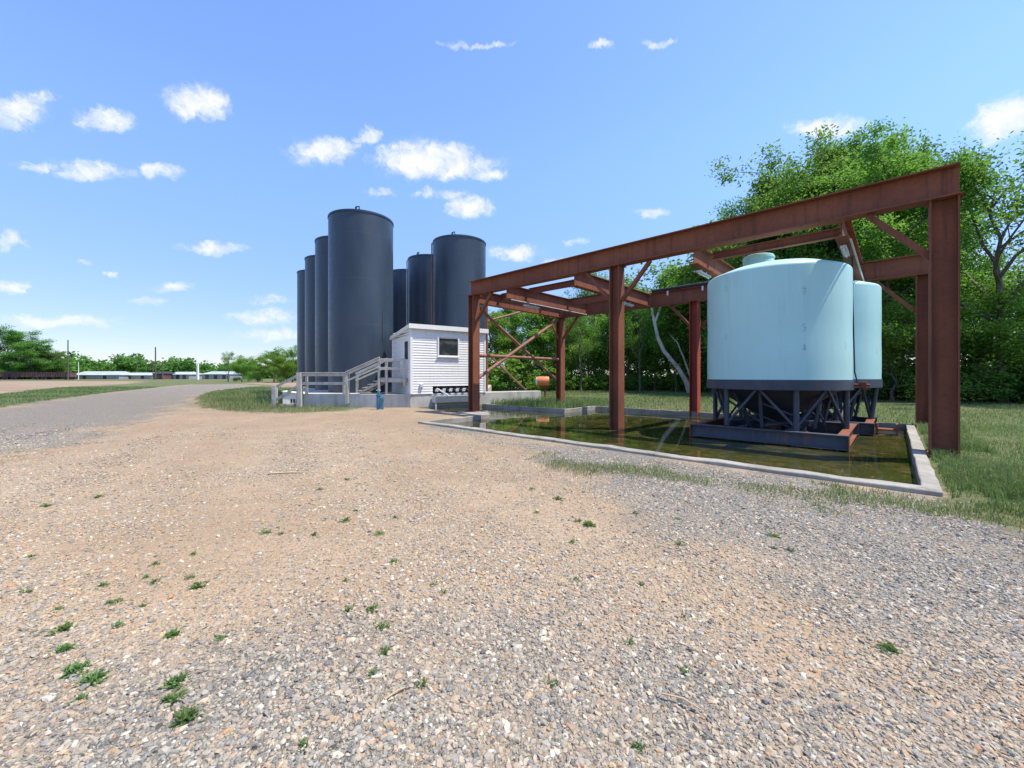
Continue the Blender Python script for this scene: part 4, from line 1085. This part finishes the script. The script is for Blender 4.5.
sv = sv * (sz[:, None] * np.stack([rg.uniform(1.0, 1.7, ns), rg.uniform(.75, 1.1, ns), rg.uniform(.45, .85, ns)], 1).T[..., None].transpose(1, 2, 0))[:, :, :] if False else sv * (sz[:, None, None] * np.stack([rg.uniform(1.0, 1.7, ns), rg.uniform(.75, 1.1, ns), rg.uniform(.45, .85, ns)], 1)[:, None, :])
tl1 = rg.normal(0, .25, ns)[:, None]; x_, y_, z_ = sv[..., 0], sv[..., 1], sv[..., 2]
z_, x_ = z_ * np.cos(tl1) - x_ * np.sin(tl1), x_ * np.cos(tl1) + z_ * np.sin(tl1)
xx = x_ * ca[:, None] - y_ * sa[:, None]; yy = x_ * sa[:, None] + y_ * ca[:, None]
zz = z_ + (z_ground(SX, SY) + sz * .12)[:, None]
SV = np.stack([xx + SX[:, None], yy + SY[:, None], zz], -1).reshape(-1, 3)
SF = (IF[None] + (np.arange(ns) * 12)[:, None, None]).reshape(-1, 3)
me = arr_mesh('loose_gravel', SV, SF, {'rnd': np.repeat(rg.uniform(0, 1, ns), 12), 'grey': np.repeat(np.clip((gw - .2) / .7 + rg.normal(0, .28, ns), 0, 1), 12)})
tag(link('loose_gravel', me, M['stone']), kind='stuff')

# ------------------------------------------------------------------ grass
def blades(name, X, Y, H, Wd, m, seed, lean=.5, z=None):
    rg = np.random.default_rng(seed); n = len(X); a = rg.uniform(0, 2 * np.pi, n); l = np.abs(rg.normal(0, lean, n)) * H
    zb = z_ground(X, Y) - .01 if z is None else z
    dx, dy = np.cos(a), np.sin(a); b = rg.uniform(0, 2 * np.pi, n); wx, wy = np.cos(b) * Wd, np.sin(b) * Wd
    p0 = np.stack([X - wx, Y - wy, zb], 1); p1 = np.stack([X + wx, Y + wy, zb], 1)
    mx, my, mz = X + dx * l * .35, Y + dy * l * .35, zb + H * .6
    p2 = np.stack([mx + wx * .7, my + wy * .7, mz], 1); p3 = np.stack([mx - wx * .7, my - wy * .7, mz], 1)
    p4 = np.stack([X + dx * l, Y + dy * l, zb + H * (1 - .3 * np.minimum(l / H, 1))], 1)
    V = np.stack([p0, p1, p2, p3, p4], 1).reshape(-1, 3); i = (np.arange(n) * 5)[:, None]
    Fc = np.concatenate([i + [0, 1, 2], i + [0, 2, 3], i + [3, 2, 4]])
    tn = np.repeat(np.clip(.5 + .35 * snoise(X, Y, .8, seed) + rg.normal(0, .22, n), 0, 1), 5)
    o = link(name, arr_mesh(name, V, Fc, {'tint': tn}), M[m]); return tag(o, kind='stuff')
rg = np.random.default_rng(5)
def pick(n, x0, x1, y0, y1, cond):
    X = rg.uniform(x0, x1, n); Y = rg.uniform(y0, y1, n); k_ = cond(X, Y); return X[k_], Y[k_]
fdp = [Vector(p) for p in fd]
def free(X, Y): return (grass_w(X, Y) > -.1 + .5 * snoise(X, Y, 1.7, 3) * .5) & (sdist(BAS, X, Y) < -.33) & ~inside(fd, X, Y)
# near right verge
X, Y = pick(52000, 3.6, 15, 2.0, 12, free); kk = snoise(X, Y, 1.6, 33) + .8 * grass_w(X, Y).clip(0, 1) > .1 + rng.normal(0, .25, len(X)); X, Y = X[kk], Y[kk]
blades('verge_grass', X, Y, rg.uniform(.03, .12, len(X)) * (1 + .6 * snoise(X, Y, .9, 8)).clip(.3, 2.2), rg.uniform(.003, .007, len(X)), 'grass', 61, .6)
X, Y = pick(26000, 4.0, 14, 3.0, 12, free); kk = snoise(X, Y, 1.3, 9) > .15; X, Y = X[kk], Y[kk]
blades('dry_verge_grass', X, Y, rg.uniform(.06, .2, len(X)), rg.uniform(.002, .005, len(X)), 'drygrass', 62, .7)
# meadow behind the basin up to the wood
X, Y = pick(120000, -3, 36, 11, 46, free)
kd = rg.uniform(0, 1, len(X)) < np.clip(16 / Y, .25, 1); X, Y = X[kd], Y[kd]
blades('meadow_grass', X, Y, rg.uniform(.06, .16, len(X)) * (1 + .4 * snoise(X, Y, .5, 8)).clip(.5, 1.6) , rg.uniform(.006, .012, len(X)) * np.clip(Y / 16, 1, 2.4), 'grass', 63, .7)
# grass bank between foundation and basin
def bank(X, Y): return (sdist([P2(11.2, 3.4), P2(16, 3.35), P2(17.5, 8), P2(11.3, 9)], X, Y) > 0)
X, Y = pick(16000, -3, 6, 15, 28, bank)
k_ = ~inside(fd, X, Y); X, Y = X[k_], Y[k_]
blades('bank_grass', X, Y, rg.uniform(.15, .5, len(X)), rg.uniform(.006, .012, len(X)), 'grass', 64, .45)
# weedy patch before the foundation
def pat(X, Y): return (sdist(PATCH, X, Y) + .9 * snoise(X, Y, 1.1, 4) * .5 > 0) & ~inside(fd, X, Y)
X, Y = pick(60000, -30, -6.5, 15.8, 50, pat); kd = rg.uniform(0, 1, len(X)) < np.clip(20 / Y, .3, 1) ** 1.5; X, Y = X[kd], Y[kd]
edge = np.clip(sdist(PATCH, X, Y) / 1.2, .25, 1)
blades('weedy_patch_grass', X, Y, rg.uniform(.08, .38, len(X)) * edge * (1 + .5 * snoise(X, Y, .7, 8)).clip(.35, 1.7), rg.uniform(.006, .012, len(X)) * np.clip(Y / 18, 1, 2), 'grass', 65, .5)
X, Y = pick(40000, -30, -8, 16.3, 46, pat); kk = snoise(X, Y, .8, 19) > .0; X, Y = X[kk], Y[kk]
blades('dry_patch_grass', X, Y, rg.uniform(.1, .36, len(X)), rg.uniform(.005, .01, len(X)), 'drygrass', 66, .5)
# sparse tufts on the gravel along the front curb
def tuft(X, Y):
    U = (X - FR0[0]) * u2[0] + (Y - FR0[1]) * u2[1]; V = (X - FR0[0]) * v2[0] + (Y - FR0[1]) * v2[1]
    c = snoise(X, Y, 2.4, 14)
    Vc = -4.5 - .2 * np.minimum(U, 4.6)
    pr = .95 * np.exp(-((V - Vc - .12 * c) / .36) ** 2) + .45 * np.exp(-((V + 4.05) / .12) ** 2) + .5 * c + .5 * snoise(X, Y, 5., 15)
    return (V < -3.93) & (U > -.6) & (U < 5.6) & (np.abs(V - Vc) < .8) & (pr > .66 + rg.normal(0, .3, len(X)))
X, Y = pick(200000, -2.5, 6.5, 3, 12, tuft)
nn = len(X) // 2
blades('curb_tuft_grass', X[:nn], Y[:nn], rg.uniform(.03, .12, nn), rg.uniform(.0025, .005, nn), 'grass', 67, .8)
blades('dry_curb_tuft_grass', X[nn:], Y[nn:], rg.uniform(.02, .07, len(X) - nn), rg.uniform(.0025, .0045, len(X) - nn), 'drygrass', 68, 1.0)
# fringe grass outside the right and back curb
def fringe(X, Y):
    U = (X - FR0[0]) * u2[0] + (Y - FR0[1]) * u2[1]; V = (X - FR0[0]) * v2[0] + (Y - FR0[1]) * v2[1]
    return ((U < .18) & (U > -.75) & (V > -4.5) & (V < 6.5)) & (snoise(X, Y, 2., 2) > -.3)
X, Y = pick(110000, 3.5, 13, 3.5, 13, fringe)
blades('curb_fringe_grass', X, Y, rg.uniform(.05, .24, len(X)) * (1 + .5 * snoise(X, Y, 1.9, 8)).clip(.3, 1.6), rg.uniform(.003, .007, len(X)), 'grass', 69, .6)
# distant left verge along the road
def verge(X, Y): return (grass_w(X, Y) > .1) & (dirt_w(X, Y) < .4) & (X < -20)
X, Y = pick(60000, -60, -21, 12, 55, verge)
blades('roadside_grass', X, Y, rg.uniform(.06, .2, len(X)), rg.uniform(.008, .016, len(X)) * np.clip(Y / 20, 1, 2.5), 'grass', 70, .6)

# bits of leaf and algae floating by the near edge of the basin
nb_ = 1500; U_ = rg.uniform(.5, 9, nb_); V_ = -3.5 + np.abs(rg.normal(0, .28, nb_)) * np.clip(1.8 - U_ / 4, .3, 2); kk = rg.uniform(0, 1, nb_) < np.clip(1.25 - U_ / 5, .12, 1); U_, V_ = U_[kk], V_[kk]; nb_ = len(U_)
X = FR0[0] + U_ * u2[0] + V_ * v2[0]; Y = FR0[1] + U_ * u2[1] + V_ * v2[1]; a_ = rg.uniform(0, 6.28, nb_); sz_ = rg.uniform(.008, .028, nb_)
ax_ = np.stack([np.cos(a_) * sz_, np.sin(a_) * sz_, rg.uniform(0, .006, nb_)], 1); bx_ = np.stack([-np.sin(a_) * sz_ * .5, np.cos(a_) * sz_ * .5, rg.uniform(0, .004, nb_)], 1); c_ = np.stack([X, Y, np.full(nb_, WZ + .006)], 1)
V4 = np.stack([c_ - ax_, c_ - bx_, c_ + ax_, c_ + bx_], 1).reshape(-1, 3)
tag(link('pond_debris', arr_mesh('pond_debris', V4, np.arange(4 * nb_).reshape(nb_, 4), {'tint': np.repeat(rg.uniform(0, 1, nb_), 4)}), M['drygrass']), kind='stuff')

# ------------------------------------------------------------------ weeds in the gravel
def make_weed(seed, n=34, r=.055, h=.05):
    rg = np.random.default_rng(seed); V = []; Fc = []; tn = []
    for i in range(n):
        az = rg.uniform(0, 6.28); L = r * rg.uniform(.5, 1.2); el = rg.uniform(.15, 1.1); st = rg.normal(0, r * .42, 2)
        d = np.array([math.cos(az) * math.cos(el), math.sin(az) * math.cos(el), math.sin(el)]); sd2 = np.array([-math.sin(az), math.cos(az), 0]); o = np.array([st[0], st[1], .0])
        w_ = L * .13; k = len(V)
        V += [o, o + d * L * .5 + sd2 * w_, o + d * L + [0, 0, -.2 * L], o + d * L * .5 - sd2 * w_]; Fc.append((k, k + 1, k + 2, k + 3)); tn += [rg.uniform(0, 1)] * 4
    return arr_mesh('weed', np.array(V), np.array(Fc), {'tint': np.array(tn)})
WM = [make_weed(s) for s in range(81, 85)]
WM2 = [make_weed(s, 95, .07, .08) for s in range(91, 93)]
BIGW = [(92, 682, 1.25, 'largest leafy green weed clump, low in the left foreground gravel'), (76, 672, 1.2, 'leafy weed touching the upper left of the largest clump'),
        (178, 682, 1.2, 'upright leafy weed right of the largest clump'), (173, 699, 1.1, 'leafy weed just below the upright one in the left foreground'),
        (185, 718, 1.2, 'lowest leafy weed in the left foreground gravel'), (64, 630, 1.1, 'flat weed above the largest clump, near the left edge'),
        (65, 651, .9, 'small flat weed between the largest clump and the one above it'), (197, 585, 1.2, 'leafy weed highest of the large ones in the left gravel'),
        (173, 634, .9, 'small leafy weed above the upright one'), (890, 652, 1.0, 'lone small weed in the grey gravel at lower right'), (589, 526, 1.5, 'leafy weed in the middle of the gravel in front of the basin')]
for i, (px, y, s, lab) in enumerate(BIGW):
    o = link('weed', WM2[i % 2], M['weed']); p = gnd(px, y); p.z = float(z_ground(np.array([p.x]), np.array([p.y]))[0]) + .004; o.location = p; o.scale = (s * .54,) * 3; o.rotation_euler = (0, 0, i * 1.3); tag(o, lab, 'weed', 'larger weeds in the gravel')
SMW = [(155, 564), (189, 576), (145, 577), (155, 581), (103, 586), (116, 602), (143, 606), (118, 627), (80, 701), (221, 639), (46, 507), (99, 497), (280, 534), (265, 532), (315, 535), (193, 553), (348, 480), (320, 491), (357, 511), (345, 522), (395, 563), (434, 585), (346, 583), (372, 613), (348, 613), (382, 630), (383, 656), (372, 677), (421, 686), (380, 534), (395, 517), (444, 593), (59, 610), (25, 592), (30, 557), (579, 522), (532, 490), (537, 512), (557, 500), (635, 515), (680, 546), (678, 520), (684, 615), (630, 643), (684, 671), (773, 535), (773, 547), (792, 550), (576, 581), (552, 682), (640, 583), (572, 542), (305, 748), (640, 745)]
for i, (px, y) in enumerate(SMW):
    o = link('weed_sprout', WM[i % 4], M['weed']); p = gnd(px, y); p.z = float(z_ground(np.array([p.x]), np.array([p.y]))[0]) + .004; o.location = p
    s = random.uniform(.55, 1.0) * (1 if y > 540 else 1.35) * .75; o.scale = (s, s, s); o.rotation_euler = (0, 0, random.uniform(0, 6.28)); tag(o, 'tiny green weed sprout in the open gravel', 'weed sprout', 'tiny weed sprouts scattered over the gravel')
M['straw'] = mat_paint('dry_straw', (.36, .27, .16), (.5, .4, .26), .8)
for (x0, y0), (x1, y1), lab in (((662, 698), (702, 715), 'pale dry stick lying in the foreground gravel, right of centre'), ((268, 475), (312, 474), 'thin brown stick lying on the tan gravel left of centre'), ((385, 704), (405, 692), 'short pale straw in the foreground gravel, left of centre')):
    a_ = gnd(x0, y0); b_ = gnd(x1, y1); m_ = MB(); m_.tube([a_ + ZV * .022, (a_ + b_) / 2 + ZV * .03 + Vector((.01, .008, 0)), b_ + ZV * .022], [.004, .0045, .003] if y0 > 600 else [.012, .013, .009], 6); tag(m_.build('stick', M['straw']), lab, 'stick')

# ------------------------------------------------------------------ world: sky with clouds, sun
SX_, SY_ = .985, -.17; SUN_EL = R(66)     # direction towards the sun: high, on the right of the viewer
wd = bpy.data.worlds.new('World'); scene.world = wd; wd.use_nodes = True
t = wd.node_tree; t.nodes.clear()
class W(N):
    def __init__(s): s.t = t
k = W()
out = k.n('ShaderNodeOutputWorld')
sky = k.n('ShaderNodeTexSky', sky_type='NISHITA'); sky.sun_disc = False; sky.sun_elevation = SUN_EL; sky.sun_rotation = math.atan2(SX_, SY_)
sky.air_density = 1.0; sky.dust_density = .15; sky.ozone_density = 2.2; sky.altitude = 200
tc = k.n('ShaderNodeTexCoord'); sp = k.n('ShaderNodeSeparateXYZ'); t.links.new(tc.outputs['Generated'], sp.inputs[0])
az = k.math('ARCTAN2', sp.outputs[0], sp.outputs[1])
el = k.math('ARCSINE', sp.outputs[2])
cmb = k.n('ShaderNodeCombineXYZ'); t.links.new(az, cmb.inputs[0]); t.links.new(el, cmb.inputs[1])
ae = cmb.outputs[0]
def dirs(px, y):
    x = (px - 512) / F; z = (HY - y) / F; return math.atan2(x, 1), math.asin(z / math.sqrt(1 + x * x + z * z))
CL = [(20, 112, 34, 20, 1), (48, 98, 14, 8, .7), (103, 121, 28, 15, .9), (199, 103, 32, 17, 1.1), (92, 171, 42, 10, 1), (35, 166, 20, 8, .8), (160, 171, 24, 8, .7), (325, 151, 36, 15, 1), (369, 136, 15, 8, .9),
      (425, 160, 52, 20, 1.15), (455, 168, 46, 13, 1.0), (392, 158, 30, 12, .9), (408, 149, 36, 9, .9), (486, 174, 24, 7, .8), (350, 146, 14, 7, .7), (300, 147, 16, 7, .7), (470, 208, 28, 11, 1), (450, 197, 16, 7, .7), (380, 193, 20, 6, .6), (425, 193, 16, 6, .6), (515, 253, 26, 9, .95), (575, 242, 12, 5, .7), (210, 248, 36, 7, .95), (172, 287, 18, 7, .8),
      (10, 282, 20, 8, .9), (8, 242, 14, 12, .9), (85, 262, 12, 4, .6), (112, 274, 8, 4, .6), (150, 300, 22, 5, .6), (60, 322, 75, 8, .75), (268, 318, 36, 10, .8), (275, 335, 45, 8, .7), (270, 300, 30, 6, .6), (820, 128, 38, 10, 1), (860, 126, 16, 8, .6), (1005, 118, 34, 20, 1.1), (985, 132, 30, 16, .8), (652, 213, 18, 6, .8),
      (475, 44, 40, 4, .7), (600, 47, 12, 5, .7), (655, 42, 20, 5, .7), (400, 285, 12, 8, .7), (1060, 300, 60, 40, .6), (960, 260, 50, 30, .5), (560, 262, 30, 6, .5)]
nz = k.noise(ae, 17, 7, .66, out=1)
dis = k.n('ShaderNodeVectorMath', operation='MULTIPLY_ADD'); t.links.new(nz, dis.inputs[0]); dis.inputs[1].default_value = (.09, .04, 0); dis.inputs[2].default_value = (-.045, -.02, 0)
pa = k.n('ShaderNodeVectorMath', operation='ADD'); t.links.new(ae, pa.inputs[0]); t.links.new(dis.outputs[0], pa.inputs[1])
acc = None
for px, y, a, b, s in CL:
    a0, e0 = dirs(px, y); a1, e1 = dirs(px + a, y); a3, e3 = dirs(px - a, y); a2, e2 = dirs(px, y - b)
    ra = abs(a1 - a3) * .62; rb = abs(e2 - e0) * 1.25; slp = (e1 - e3) / (a1 - a3)
    sb = k.n('ShaderNodeVectorMath', operation='SUBTRACT'); t.links.new(pa.outputs[0], sb.inputs[0]); sb.inputs[1].default_value = (a0, e0, 0)
    d1_ = k.n('ShaderNodeVectorMath', operation='DOT_PRODUCT'); t.links.new(sb.outputs[0], d1_.inputs[0]); d1_.inputs[1].default_value = (1 / ra, 0, 0)
    d2_ = k.n('ShaderNodeVectorMath', operation='DOT_PRODUCT'); t.links.new(sb.outputs[0], d2_.inputs[0]); d2_.inputs[1].default_value = (-slp / rb, 1 / rb, 0)
    ml = k.n('ShaderNodeCombineXYZ'); t.links.new(d1_.outputs['Value'], ml.inputs[0]); t.links.new(d2_.outputs['Value'], ml.inputs[1])
    ln = k.n('ShaderNodeVectorMath', operation='LENGTH'); t.links.new(ml.outputs[0], ln.inputs[0])
    v = k.ramp(ln.outputs['Value'], 1.25, .1, 0.0, s)
    acc = v if acc is None else k.math('MAXIMUM', acc, v)
# scattered clouds for the rest of the sky (behind and overhead)
n2 = k.noise(tc.outputs['Generated'], 4.2, 6, .6)
back = k.math('MULTIPLY', k.ramp(sp.outputs[1], .25, -.05), k.ramp(n2, .53, .7))
fine = k.noise(pa.outputs[0], 27, 8, .7)
dens = k.math('ADD', acc, k.math('MULTIPLY', k.math('SUBTRACT', fine, .5), 2.4))
dens = k.math('MULTIPLY', k.ramp(dens, .08, 1.2, 0, .96), k.ramp(acc, .0, .5))
dens = k.math('MAXIMUM', dens, k.math('MULTIPLY', back, .8))
shade = k.ramp(k.noise(pa.outputs[0], 34, 4, .6), .35, .65)
ccol = k.mix(shade, (2.9, 3.05, 3.3), (3.5, 3.5, 3.5))
hf = k.ramp(sp.outputs[2], -.02, .5)
tint = k.mix(hf, (.42, .41, .51), (.80, .87, 1.04))
fin = k.mix(dens, k.mix(1.0, sky.outputs[0], tint, 'MULTIPLY'), ccol)
bg = k.n('ShaderNodeBackground'); t.links.new(fin, bg.inputs[0]); bg.inputs[1].default_value = .15
t.links.new(bg.outputs[0], out.inputs[0])

sn = bpy.data.lights.new('sun', 'SUN'); sn.energy = 3.2; sn.angle = R(.6); sn.color = (1.0, .91, .75)
so = bpy.data.objects.new('sun', sn); col.objects.link(so)
dv = Vector((SX_ * math.cos(SUN_EL), SY_ * math.cos(SUN_EL), math.sin(SUN_EL)))
so.rotation_euler = dv.to_track_quat('Z', 'Y').to_euler(); so.location = dv * 60

# ------------------------------------------------------------------ camera, view
cam = bpy.data.cameras.new('camera'); co = bpy.data.objects.new('camera', cam); col.objects.link(co)
cam.sensor_width = 36; cam.sensor_fit = 'HORIZONTAL'; cam.lens = F / 1024 * 36; cam.shift_y = -(384 - HY) / 1024
cam.clip_start = .05; cam.clip_end = 4000
co.location = (0, 0, CAMZ); co.rotation_euler = (R(90), 0, 0); scene.camera = co
vs_ = scene.view_settings; vs_.view_transform = 'Standard'; vs_.look = 'None'; vs_.exposure = 1.06; vs_.gamma = 1; vs_.use_curve_mapping = False
scene.render.engine = 'CYCLES'
scene.render.resolution_x = 1024; scene.render.resolution_y = 768
